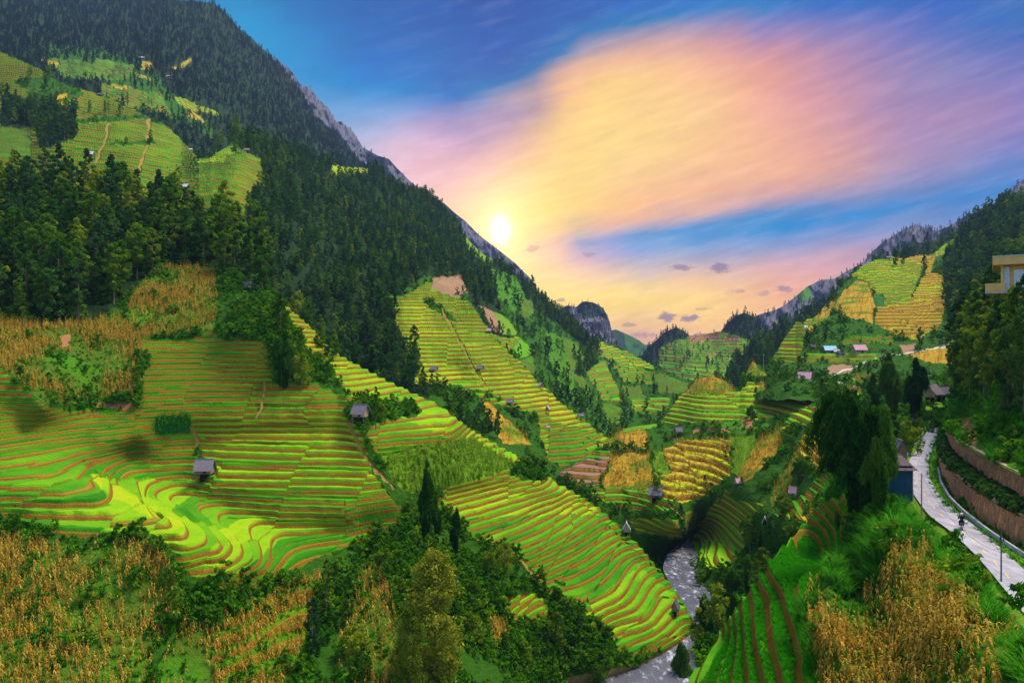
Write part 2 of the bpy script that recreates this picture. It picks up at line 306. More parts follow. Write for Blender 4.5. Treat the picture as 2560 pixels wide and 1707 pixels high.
# terrain material: ground albedo from the field map + terraced rice bands from the terrace coordinate
def terrain_mat():
    m = bpy.data.materials.new('hillside_ground'); m.use_nodes = True; k = N(m.node_tree)
    b = m.node_tree.nodes['Principled BSDF']; b.inputs['Roughness'].default_value = .95; b.inputs['Specular IOR Level'].default_value = .08
    g = k.geo(); pos = g.outputs['Position']
    ca = k.attr('fieldcol'); base = ca.outputs['Color']; rice = ca.outputs['Alpha']
    tz = k.attr('tz').outputs['Fac']; rf = k.attr('rf').outputs['Fac']; tint = k.attr('tint').outputs['Fac']
    n1, _ = k.noise(pos, .9, 6, .72); n2, _ = k.noise(pos, .12, 4, .6)
    n3, _ = k.noise(k.v('MULTIPLY', pos, (1, 1, .22)), 3.2, 4, .75)
    wob = k.m('MULTIPLY', k.m('SUBTRACT', n1, .5), .085)
    t2 = k.m('ADD', tz, wob)
    f = k.m('FRACT', t2); idx = k.m('FLOOR', k.m('ADD', tz, .0))
    wn = k.n.new('ShaderNodeTexWhiteNoise'); wn.noise_dimensions = '1D'; k.link(idx, wn.inputs['W'])
    hs = wn.outputs['Value']
    tt = k.m('ADD', tint, k.m('ADD', k.m('MULTIPLY', k.m('SUBTRACT', hs, .5), .16), k.m('MULTIPLY', k.m('SUBTRACT', n2, .5), .36)))
    tt = k.m('ADD', tt, k.m('MULTIPLY', k.m('SUBTRACT', n3, .5), .16))
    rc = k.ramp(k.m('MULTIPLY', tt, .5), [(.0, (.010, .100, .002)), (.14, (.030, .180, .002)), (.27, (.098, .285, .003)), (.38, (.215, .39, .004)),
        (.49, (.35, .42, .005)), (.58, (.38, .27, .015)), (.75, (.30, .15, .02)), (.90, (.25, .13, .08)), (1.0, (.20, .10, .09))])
    # risers: dry grass and bare earth
    rn = k.m('ADD', k.m('MULTIPLY', n3, .55), k.m('MULTIPLY', n2, .55))
    rs = k.ramp(rn, [(.34, (.035, .075, .004)), (.44, (.10, .12, .005)), (.53, (.21, .095, .007)), (.66, (.14, .052, .007)), (.75, (.06, .026, .007))])
    is_r = k.smooth(k.m('SUBTRACT', f, rf), .02, -.02)
    lip = k.m('MULTIPLY', k.smooth(k.m('ABSOLUTE', k.m('SUBTRACT', f, k.m('SUBTRACT', rf, .035))), .035, .012), .40)
    c = k.mix(is_r, rc, rs); c = k.mix(lip, c, (.36, .27, .03))
    gv = k.m('ADD', k.m('MULTIPLY', n1, .9), k.m('ADD', k.m('MULTIPLY', n3, .7), .22))
    gr = k.v('SCALE', base, scale=gv)
    sp = k.smooth(n3, .52, .66)
    gr = k.mix(k.m('MULTIPLY', sp, .35), gr, k.v('MULTIPLY', gr, (2.2, 1.5, .6)))
    c = k.mix(rice, gr, c)
    k.link(c, b.inputs['Base Color'])
    bn = k.n.new('ShaderNodeBump'); bn.inputs['Strength'].default_value = .8; bn.inputs['Distance'].default_value = .5
    k.link(n3, bn.inputs['Height']); k.link(bn.outputs[0], b.inputs['Normal'])
    return m
M['terrain'] = terrain_mat()

# ------------------------------------------------------------------ hillside sheets
# zones: name -> (albedo, terrace weight, tint)
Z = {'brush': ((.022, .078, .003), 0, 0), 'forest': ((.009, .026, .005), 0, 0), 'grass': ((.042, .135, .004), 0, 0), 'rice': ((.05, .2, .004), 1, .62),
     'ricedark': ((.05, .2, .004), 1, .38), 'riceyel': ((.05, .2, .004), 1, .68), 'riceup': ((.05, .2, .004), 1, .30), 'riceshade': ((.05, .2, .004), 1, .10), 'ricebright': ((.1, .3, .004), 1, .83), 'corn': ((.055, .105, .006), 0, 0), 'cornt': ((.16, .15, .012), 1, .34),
     'gcorn': ((.10, .20, .006), 0, 0), 'soil': ((.26, .12, .05), 0, 0), 'path': ((.22, .15, .03), 0, 0), 'gold': ((.33, .20, .015), 0, 0),
     'goldt': ((.4, .25, .03), 1, 1.15), 'bare': ((.2, .1, .08), 1, 1.9), 'rock': ((.085, .08, .105), 0, 0), 'pink': ((.24, .14, .08), 0, 0), 'dcorn': ((.015, .09, .015), 0, 0),
     'lawn': ((.08, .22, .005), 0, 0), 'paving': ((.5, .46, .42), 0, 0), 'roadbed': ((.1, .2, .01), 0, 0), 'mud': ((.20, .13, .05), 0, 0)}
ZN = list(Z)
SHEETS = {}
class Sheet: pass
def sheet(name, x0, x1, step, top, bot, pts, contours=(), zones=(), default='brush', H=1.5, rice_h=.42, noise=.0, nscale=60, lines=(), lam=1e-3, back=.35, kind=None, warp=6, offs=1.0, jit=.5, hz=(), clampz=()):
    xs = np.arange(x0, x1+.1, step); ty = np.interp(xs, *zip(*top)); by = np.interp(xs, *zip(*bot))
    ty = ty + (fbm(xs, xs*0+3, 40, 3, 5)-.5)*3*(1 if noise else 0)
    by = np.maximum(by, ty+10)
    nr = int((by-ty).max()/step)+2
    v = np.linspace(0, 1, nr)[:, None]
    X = np.repeat(xs[None], nr, 0); Y = ty[None]*(1-v)+by[None]*v
    pp = [(a, b) for a, b, d in pts]; vv = [math.log(d) for a, b, d in pts]
    for z, pl in contours:
        for i in range(len(pl)-1):
            (a, b), (c, d) = pl[i], pl[i+1]; n = max(1, int(math.hypot(c-a, d-b)/45))
            for j in range(n):
                t = j/n; u, w = a+(c-a)*t, b+(d-b)*t; pp.append((u, w)); vv.append(math.log(z*F/(CY-w)))
        pp.append(pl[-1]); vv.append(math.log(z*F/(CY-pl[-1][1])))
    f = tps(pp, vv, lam); s = 12
    gx0, gy0 = x0-3*s, ty.min()-3*s
    gx = np.arange(gx0, x1+4*s, s); gy = np.arange(gy0, by.max()+4*s, s)
    GX, GY = np.meshgrid(gx, gy); cg = f(GX, GY)
    LD = bicubic(cg, gx0, gy0, s, X, Y)
    if noise: LD = LD+noise*(fbm(X, Y*.7, nscale, 4, 11)-.5)
    D = np.exp(LD)
    wx = D*(X-CX)/F; wy = D.copy(); wz = (CY-Y)/F*D
    # zones
    jx = X+(fbm(X, Y, 18, 3, 3)-.5)*2*warp; jy = Y+(fbm(X, Y, 18, 3, 4)-.5)*2*warp
    zi = np.full(X.shape, ZN.index(default))
    for zn, poly in zones: zi[inpoly(jx, jy, poly)] = ZN.index(zn)
    for zn, w, pl in lines: zi[segdist(jx, jy, pl) < w] = ZN.index(zn)
    colt = np.array([Z[q][0] for q in ZN]); rt = np.array([Z[q][1] for q in ZN], float); tt = np.array([Z[q][2] for q in ZN], float)
    col = colt[zi]; rice = rt[zi]; tint = tt[zi]
    patch = fbm(wx, wy+wz, 14, 3, 21)
    isc = (zi == ZN.index('corn')) | (zi == ZN.index('gold'))
    gm = np.clip((fbm(wx, wy+wz, 11, 4, 33)-.50)*9, 0, 1)*isc*.9
    col = col*(1-gm[..., None])+np.array([.045, .15, .004])*gm[..., None]
    # slope of the base surface
    def grad(a): return np.gradient(a, axis=1), np.gradient(a, axis=0)
    ax, bx = grad(wx); ay, by_ = grad(wy); azz, bz = grad(wz)
    nx = ay*bz-azz*by_; ny = azz*bx-ax*bz; nz = ax*by_-ay*bx
    tan = np.hypot(nx, ny)/np.maximum(np.abs(nz), 1e-6)
    tan = np.clip(tan, .05, 1.6)
    for ax_ in (0, 1):
        for _ in range(3): tan = (np.roll(tan, 3, ax_)+tan+np.roll(tan, -3, ax_))/3
    H0 = H; H = np.full(X.shape, float(H0))
    for poly, fac in hz: H[inpoly(X, Y, poly)] = H0*fac
    # plots: terrace coordinate offset per plot, dyke where plots meet
    cell = np.floor((wx+ (fbm(wx, wz, 9, 2, 8)-.5)*7)/17.0)*7.31+np.floor(wz/(H0*3.0)+vnoise(wx/17.0, wx*0, 9)*4)*3.17
    po = (np.abs(np.sin(cell*12.9898)*43758.5453) % 1)
    po = np.where(po < .42, 0, po*.62)*offs
    tz = wz/H+jit*fbm(wx, wy, 45, 2, 2)*2+po+500
    rfv = np.clip(.06+.34*tan, .07, .42)
    fr = tz-np.floor(tz)
    fe = np.minimum(rfv+.10+.02, .60)
    rh = 1-rice_h
    g = np.where(fr < rfv, fr/rfv*rh, np.where(fr < fe, rh+(1-rh)*np.sin((fr-rfv)/(fe-rfv)*math.pi/2), 1.0))
    dz_ = (g-fr)*H*rice
    wzt = wz+dz_
    S_top = (fr > fe*.8)
    edge = np.zeros_like(wz)
    br = (rice == 0)
    bump = (fbm(wx, wy+wz*1.3, 3.0, 3, 41)-.3)*br
    bmp = np.where(np.isin(zi, [ZN.index('brush'), ZN.index('forest')]), 2.0, .35)
    bmp = np.where(np.isin(zi, [ZN.index('roadbed')]), 0, bmp)
    wzt = wzt+bump*bmp
    for poly, zc in clampz: wzt = np.where(inpoly(X, Y, poly), np.minimum(wzt, zc), wzt)
    S = Sheet(); S.X, S.Y, S.D = X, Y, D; S.zi = zi; S.name = name; S.step = step; S.x0 = x0; S.ty = ty; S.bot = by
    V = np.stack([wx, wy, wzt], -1)
    S.V = V; S.toprow = S_top
    tint2 = tint+(fbm(wx, wy+wz, 30, 2, 77)-.5)*.35*rice
    hh_ = np.sin((cell*1.7+np.floor(tz)*3.13)*12.9898)*43758.5453; tint2 = tint2+((hh_ % 1)-.5)*.24*rice
    V[..., 2] += rice*(fr > rfv)*(fbm(wx, wy, 1.6, 2, 91)-.5)*.30
    # back slope behind the crest
    nb = 8; top_r = V[0]; hd = top_r[:, :2]/np.linalg.norm(top_r[:, :2], axis=1, keepdims=True)
    ext = []
    for i in range(nb, 0, -1):
        dd = top_r[:, 1:2]*back*(i/nb)**1.5
        e = top_r.copy(); e[:, :2] += hd*dd; e[:, 2] -= dd[:, 0]*.62*(i/nb)**.5+.1*i; ext.append(e)
    VV = np.concatenate([np.array(ext), V], 0)
    def pad(a): return np.concatenate([np.repeat(a[:1], nb, 0), a], 0)
    nR, nC = VV.shape[:2]
    ii = np.arange(nR*nC).reshape(nR, nC)
    Q = np.stack([ii[:-1, :-1], ii[1:, :-1], ii[1:, 1:], ii[:-1, 1:]], -1).reshape(-1, 4)
    me = np_mesh(name, VV.reshape(-1, 3), Q, M['terrain'], smooth=False)
    fc = np.concatenate([pad(col), pad(rice)[..., None]], -1).astype(np.float32)
    a = me.attributes.new('fieldcol', 'FLOAT_COLOR', 'POINT'); a.data.foreach_set('color', fc.ravel())
    for nm, arr in (('tz', tz), ('rf', rfv), ('tint', tint2)):
        a = me.attributes.new(nm, 'FLOAT', 'POINT'); a.data.foreach_set('value', pad(arr).astype(np.float32).ravel())
    o = bpy.data.objects.new(name, me); link(o); o['kind'] = 'structure'
    # quad areas for scattering
    d1 = V[1:, :-1]-V[:-1, :-1]; d2 = V[:-1, 1:]-V[:-1, :-1]
    S.area = np.linalg.norm(np.cross(d1, d2), axis=-1)
    S.dens = fbm(wx, wy+wz, 12, 3, 55); S.o = o
    SHEETS[name] = S
    return S
def at(S, px, py):
    c = int(np.clip(round((px-S.x0)/S.step), 0, S.X.shape[1]-1))
    r = int(np.argmin(np.abs(S.Y[:, c]-py)))
    return Vector(S.V[r, c])

#@@DATA
# ------------------------------------------------------------------ terrain data (photo pixels + distance in metres)
RIV = -71.5
# valley floor reaching the horizon
def floor_sheet():
    me = np_mesh('valley_floor', [(-15000, -200, -78), (15000, -200, -78), (15000, 20000, -78), (-15000, 20000, -78)], [(0, 1, 2, 3)], M['floor'])
    o = link(bpy.data.objects.new('valley_floor', me)); o['kind'] = 'structure'
M['floor'] = mat('valley_green', (.04, .10, .02), col2=(.02, .06, .015), scale=.01)
floor_sheet()

# far rocky ridge behind the big mountain
S0 = sheet('far_ridge', 640, 1330, 3, [(640,120),(702,155),(727,176),(751,212),(776,220),(800,253),(820,269),(841,306),(850,304),(883,329),(907,369),(944,390),(972,398),(993,422),(1025,453),(1060,480),(1111,508),(1140,535),(1164,553),(1197,586),(1242,622),(1290,660),(1330,700)],
  [(640,420),(1330,800)], [(640,120,2900),(1000,430,2900),(1330,700,3300),(700,400,2500),(1000,600,2500),(1330,800,2900)], default='rock', noise=.22, nscale=50, jit=0)
# the big dark mountain
S1 = sheet('mountain', -240, 1010, 3, [(-240,-170),(0,-150),(200,-110),(380,-35),(437,2),(500,5),(539,12),(567,38),(592,66),(637,105),(694,160),(735,204),(755,238),(788,294),(841,338),(860,355),(903,408),(950,440),(1010,480)],
  [(-240,420),(300,420),(600,480),(1010,560)], [(-240,-300,2600),(0,-200,2300),(430,-10,1900),(600,60,1900),(0,0,1600),(0,150,1000),(-200,150,1000),(-200,400,700),(200,0,1750),(200,200,950),(400,150,1250),(400,300,900),(0,380,700),(300,420,760),
   (600,200,1500),(600,330,1150),(755,229,1900),(750,330,1400),(850,345,1900),(850,420,1400),(950,440,1800),(1000,500,1500),(1000,560,1300),(600,480,950)],
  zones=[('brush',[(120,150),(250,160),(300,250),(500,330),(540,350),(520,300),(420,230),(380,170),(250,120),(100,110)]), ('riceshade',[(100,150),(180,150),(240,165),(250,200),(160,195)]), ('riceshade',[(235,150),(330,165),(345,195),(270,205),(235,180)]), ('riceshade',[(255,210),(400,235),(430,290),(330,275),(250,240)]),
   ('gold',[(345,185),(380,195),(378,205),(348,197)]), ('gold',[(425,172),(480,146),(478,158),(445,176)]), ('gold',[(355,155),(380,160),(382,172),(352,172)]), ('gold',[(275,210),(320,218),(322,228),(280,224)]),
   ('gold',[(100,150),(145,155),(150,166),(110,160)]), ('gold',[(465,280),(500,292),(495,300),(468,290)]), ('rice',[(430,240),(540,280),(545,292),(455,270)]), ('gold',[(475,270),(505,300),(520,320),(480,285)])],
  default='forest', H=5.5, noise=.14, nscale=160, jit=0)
# right distant ridge
S2 = sheet('distant_ridge', 1780, 2760, 3, [(1780,850),(1850,828),(1892,788),(1940,774),(1961,763),(1986,743),(2018,716),(2055,700),(2090,696),(2108,684),(2157,657),(2180,631),(2206,606),(2230,591),(2255,576),(2288,561),(2310,568),(2340,578),(2373,566),(2410,542),(2447,528),(2500,500),(2560,448),(2760,350)],
  [(1780,960),(2100,900),(2400,700),(2760,600)], [(1850,828,2300),(2018,716,2300),(2288,561,2300),(2560,448,1500),(2760,350,1400),(1900,950,1800),(2200,800,1800),(2500,700,1200)], default='rock', noise=.16, nscale=60,
  zones=[('grass',[(1990,735),(2020,705),(2030,745),(2000,760)]), ('rock',[(1985,765),(2010,760),(2008,785),(1990,785)])], jit=0)
S3 = sheet('hazy_valley_hill', 1480, 1700, 3, [(1480,835),(1520,828),(1540,824),(1570,837),(1600,852),(1625,872),(1640,892),(1660,905),(1700,915)], [(1480,960),(1700,980)], [(1480,835,3600),(1600,860,3600),(1700,910,3600),(1500,950,3200),(1700,980,3200)], default='forest', noise=.1, H=9, zones=[('brush',[(1560,830),(1700,850),(1700,980),(1580,980)])], jit=0)
S4 = sheet('rocky_peak', 1360, 1600, 2.5, [(1360,772),(1400,771),(1418,764),(1440,768),(1452,758),(1463,754),(1478,755),(1490,760),(1508,770),(1521,794),(1533,838),(1550,868),(1580,900),(1600,930)], [(1360,920),(1600,990)], [(1400,775,2500),(1463,762,2350),(1550,868,2500),(1400,900,2200),(1500,900,2000),(1600,980,2100)], default='forest', noise=.2, nscale=30,
  zones=[('rock',[(1360,700),(1600,700),(1600,990),(1360,990)]),('forest',[(1450,750),(1515,760),(1520,800),(1490,790),(1455,800)])], jit=0)
S5 = sheet('valley_hill', 1560, 2060, 2, [(1560,930),(1590,907),(1610,882),(1625,866),(1645,846),(1665,828),(1690,818),(1712,828),(1725,842),(1760,834),(1800,830),(1815,812),(1840,789),(1861,781),(1885,794),(1904,816),(1940,852),(2000,880),(2060,900)],
  [(1560,1010),(2060,1010)], [(1590,907,1600),(1690,818,1700),(1760,834,1600),(1861,781,1500),(1950,860,1350),(1600,980,1050),(1750,980,950),(1900,980,900),(1750,900,1250),(2050,1000,850)],
  zones=[('ricedark',[(1650,865),(1720,842),(1800,832),(1880,850),(1900,900),(1850,1000),(1600,1000),(1640,920)]), ('bare',[(1715,842),(1790,834),(1800,850),(1730,860)]), ('bare',[(1775,885),(1790,885),(1788,895),(1772,893)]), ('bare',[(1810,845),(1850,850),(1840,862),(1808,858)])],
  default='forest', H=5.5, noise=.05, nscale=80, jit=0)
S6 = sheet('wooded_ridge', 1780, 2540, 2.5, [(1780,965),(1820,940),(1840,908),(1870,872),(1900,846),(1940,822),(1980,803),(2020,780),(2060,765),(2100,724),(2150,680),(2200,655),(2250,628),(2300,612),(2350,596),(2400,576),(2440,570),(2540,560)],
  [(1780,1000),(2540,760)], [(1820,940,800),(1900,846,900),(2020,780,950),(2150,680,1000),(2300,612,950),(2440,570,950),(1850,990,620),(1950,900,680),(2200,800,800),(2540,740,800)], default='forest', noise=.06, nscale=60, jit=0)
# main right hill with golden fields
S7 = sheet('golden_field_hill', 1890, 2760, 1.8, [(1890,935),(1905,925),(1929,902),(1945,875),(1961,849),(1990,810),(2026,802),(2045,787),(2060,767),(2080,747),(2108,712),(2133,684),(2157,667),(2190,652),(2222,643),(2263,648),(2300,640),(2333,635),(2350,622),(2373,606),(2400,592),(2418,582),(2435,562),(2460,540),(2500,515),(2560,505),(2760,470)],
  [(1890,1000),(2300,1010),(2760,1010)], [(1905,925,410),(1929,902,420),(1990,808,480),(2060,765,520),(2133,684,590),(2222,643,640),(2333,635,680),(2420,575,760),(2560,500,700),(2700,450,700),(2000,880,400),(2100,800,455),(2100,900,375),(2200,750,500),(2200,850,405),
   (2200,920,350),(2300,700,580),(2300,850,400),(2400,700,560),(2400,850,380),(2400,950,300),(2500,700,450),(2560,850,300),(2300,960,310),(2560,950,250),(2750,900,250),(1950,960,330),(2100,1000,300)],
  zones=[('rice',[(1985,805),(2040,785),(2010,850),(2000,910),(1925,910)]), ('ricedark',[(1929,884),(2202,886),(2202,908),(1925,908)]), ('ricedark',[(2108,845),(2230,845),(2230,862),(2108,862)]),
   ('rice',[(2124,694),(2157,665),(2190,648),(2263,645),(2304,645),(2300,694),(2271,763),(2210,767),(2186,747),(2169,702)]),
   ('gold',[(2141,700),(2169,702),(2186,767),(2182,808),(2108,792),(2085,770),(2100,735)]), ('gold',[(2085,745),(2065,765),(2035,800),(2012,830),(2028,836),(2055,805),(2085,775)]),
   ('goldt',[(2190,771),(2271,763),(2312,686),(2345,686),(2365,706),(2357,808),(2292,853),(2239,849),(2190,812)]), ('goldt',[(2210,640),(2345,640),(2320,690),(2300,665)]),
   ('rice',[(2333,633),(2373,604),(2418,578),(2432,600),(2385,640),(2340,640)]), ('forest',[(2427,540),(2700,400),(2760,1010),(2420,840),(2369,808),(2361,726),(2353,665),(2394,604)]),
   ('gold',[(2259,890),(2394,857),(2395,912),(2312,906)]), ('pink',[(2063,947),(2075,914),(2129,910),(2133,930),(2090,940)]), ('pink',[(2250,865),(2290,858),(2285,885),(2255,885)]), ('gold',[(1850,980),(1885,925),(1920,980)]),
   ('dcorn',[(2188,738),(2212,742),(2210,768),(2188,766)])],
  lines=[('paving',1.2,[(2063,948),(2110,925),(2200,893),(2300,877),(2360,866),(2405,842)])],
  default='brush', H=2.3, noise=.015, jit=.2)
# left upper hillside and the long forested middle ridge
S8 = sheet('upper_hillside', -240, 1780, 1.9, [(-240,80),(0,132),(40,150),(98,175),(143,204),(192,222),(253,241),(347,282),(408,310),(453,351),(498,402),(527,398),(539,385),(575,362),(588,350),(637,338),(694,358),(747,380),(796,400),(850,416),(900,422),(936,418),(975,446),(1005,475),(1027,476),(1074,486),(1103,517),(1136,554),(1176,605),(1205,633),(1238,654),(1270,670),(1299,694),(1332,715),(1360,747),(1393,776),(1421,792),(1446,821),(1462,849),(1487,846),(1544,868),(1605,901),(1666,926),(1707,946),(1780,970)],
  [(-240,620),(0,600),(500,700),(640,830),(900,1010),(1400,1140),(1780,1110)],
  [(-240,130,700),(0,163,640),(0,300,520),(0,450,420),(-240,500,380),(192,222,640),(200,350,520),(200,480,400),(347,282,650),(350,400,500),(350,500,400),(498,402,570),(500,450,480),(500,540,390),(588,350,640),(600,420,510),(620,520,430),(650,620,400),(500,690,360),
   (694,350,720),(700,450,620),(700,600,470),(700,720,400),(800,390,850),(800,550,600),(800,700,450),(800,850,380),(900,422,900),(936,418,980),(950,600,650),(950,700,500),(950,850,400),(950,1000,340),(1005,462,1000),(1103,504,1100),(1100,650,700),(1100,750,560),(1205,620,1050),
   (1200,750,640),(1200,850,560),(1299,681,1020),(1300,800,700),(1300,900,560),(1350,1000,500),(1393,763,1020),(1400,850,780),(1400,950,600),(1450,1050,500),(1400,1130,440),(1487,846,960),(1500,950,700),(1500,1050,540),(1605,901,860),(1600,1000,640),(1600,1090,540),(1707,946,720),(1700,1050,560),(1780,1100,500)],
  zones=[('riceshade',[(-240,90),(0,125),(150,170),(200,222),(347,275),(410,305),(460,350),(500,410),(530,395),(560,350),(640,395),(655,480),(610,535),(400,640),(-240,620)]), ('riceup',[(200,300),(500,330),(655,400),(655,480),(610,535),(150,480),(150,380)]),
   ('brush',[(30,205),(120,190),(210,200),(190,250),(120,225),(60,225)]), ('brush',[(130,225),(210,235),(190,250),(95,265),(60,235)]), ('gold',[(95,262),(190,248),(190,285),(100,290)]), ('gold',[(135,240),(165,232),(168,248),(135,252)]),
   ('forest',[(0,235),(85,250),(190,275),(190,350),(100,375),(85,320),(0,320)]), ('corn',[(0,320),(75,320),(80,395),(0,405)]), ('brush',[(285,285),(400,290),(430,320),(480,380),(420,320),(360,300),(290,300)]),
   ('gcorn',[(540,385),(575,345),(590,370),(590,395),(545,392)]), ('ricebright',[(540,395),(575,380),(560,410),(480,415)]),
   ('forest',[(590,310),(700,335),(940,405),(1030,450),(1110,495),(1260,640),(1350,720),(1480,840),(1540,880),(1530,900),(1440,850),(1380,800),(1310,760),(1290,700),(1230,670),(1240,760),(1300,850),(1250,860),(1180,760),(1140,700),(1060,690),(1000,740),(960,730),(960,840),(1000,960),(1000,1010),(860,960),(640,830),(640,640),(610,530),(650,480),(655,400),(600,380)]),
   ('riceyel',[(828,414),(925,425),(930,432),(900,440),(830,440)]), ('gold',[(743,368),(800,380),(795,392),(755,390)]), ('gold',[(860,485),(885,505),(895,530),(870,510)]), ('gcorn',[(1150,560),(1230,650),(1230,680),(1170,620)]),
   ('grass',[(1225,670),(1290,690),(1320,760),(1290,780),(1240,745)]), ('pink',[(1085,695),(1150,688),(1172,735),(1110,732),(1080,745)]), ('corn',[(1295,755),(1330,750),(1335,785),(1310,800)]), ('gcorn',[(1200,770),(1260,790),(1300,840),(1245,835)]),
   ('pink',[(1195,765),(1230,780),(1260,830),(1240,833)]), ('rice',[(1235,840),(1300,845),(1300,880),(1240,870)]), ('lawn',[(1300,848),(1335,880),(1300,895),(1280,870)]), ('corn',[(1300,900),(1330,890),(1340,930),(1320,960)]),
   ('grass',[(1350,820),(1420,850),(1440,1000),(1400,980)]), ('corn',[(1408,845),(1445,860),(1475,960),(1470,995),(1420,930)]), ('ricedark',[(1445,890),(1520,905),(1560,1005),(1490,1010)]), ('rice',[(1480,850),(1540,870),(1620,910),(1640,930),(1560,915),(1500,890)]),
   ('ricedark',[(1525,905),(1625,930),(1630,960),(1560,960)]), ('corn',[(1550,965),(1600,965),(1620,1010),(1580,1005)]), ('corn',[(1630,930),(1720,955),(1720,990),(1650,980)]), ('ricedark',[(1575,1005),(1680,990),(1670,1040),(1590,1035)]), ('corn',[(1500,1010),(1555,1010),(1555,1060),(1520,1060)])],
  lines=[('path',4,[(275,300),(262,360),(240,410)]),('path',4,[(373,300),(370,360),(350,420),(345,460)]),('brush',6,[(195,305),(380,292)]),('brush',5,[(280,362),(380,360)]),('forest',14,[(1470,850),(1480,905),(1450,930)]),('brush',6,[(1520,905),(1560,1000)]),('brush',6,[(1440,890),(1500,1010)])],
  default='brush', H=3.3, noise=.035, nscale=120, jit=.3)
# second spur of terraces across the gully
S9 = sheet('terraced_spur', 840, 1545, 1.7, [(840,730),(900,720),(960,735),(1010,745),(1080,700),(1130,725),(1176,760),(1210,810),(1250,860),(1299,905),(1340,950),(1400,1005),(1450,1045),(1510,1092),(1530,1108),(1545,1125)],
  [(840,990),(1000,1060),(1200,1150),(1400,1230),(1545,1260)],
  [(850,740,470),(960,735,475),(1080,705,490),(1000,800,420),(1176,765,455),(1130,830,420),(1210,815,440),(1250,862,425),(1180,900,385),(1299,905,415),(1340,950,402),(1400,1005,390),(1510,1092,372),(1540,1125,365),(1150,950,368),(1000,900,375),(900,800,430),(900,900,370),(960,960,340),
   (1250,1000,355),(1300,1050,343),(1400,1060,365),(1400,1110,342),(1450,1150,328),(1350,1150,320),(1100,1000,325),(1100,1080,300),(1250,1130,300),(1200,1040,325),(1500,1150,340),(1450,1230,300)],
  zones=[('forest',[(840,720),(960,735),(1020,860),(1085,960),(1070,1000),(900,960),(830,900)]),('rice',[(965,750),(1010,725),(1085,705),(1130,735),(1185,770),(1215,815),(1250,862),(1299,905),(1340,950),(1400,1005),(1450,1045),(1530,1105),(1500,1150),(1400,1170),(1370,1150),(1350,1090),(1345,1040),(1240,1010),(1160,985),(1090,955),(1040,960),(1035,925),(1020,880),(990,800)]),
   ('riceyel',[(970,760),(1060,740),(1150,960),(1100,960),(1040,958),(1025,880)]), ('ricebright',[(1290,950),(1350,960),(1450,1060),(1440,1085),(1380,1050),(1330,1000)]),
   ('pink',[(1085,700),(1160,740),(1150,745),(1080,725)]), ('brush',[(1055,745),(1110,770),(1150,815),(1120,800),(1060,760)]), ('ricedark',[(1370,1060),(1500,1085),(1500,1150),(1400,1170),(1370,1150)]),
   ('gold',[(1205,1000),(1240,1020),(1290,1070),(1330,1110),(1260,1110),(1230,1060)])],
  lines=[('path',2.5,[(1105,770),(1145,850),(1210,965)]), ('brush',3.5,[(1250,1000),(1180,978),(1100,962)])],
  default='brush', H=2.15, noise=.02, nscale=60, jit=.2)
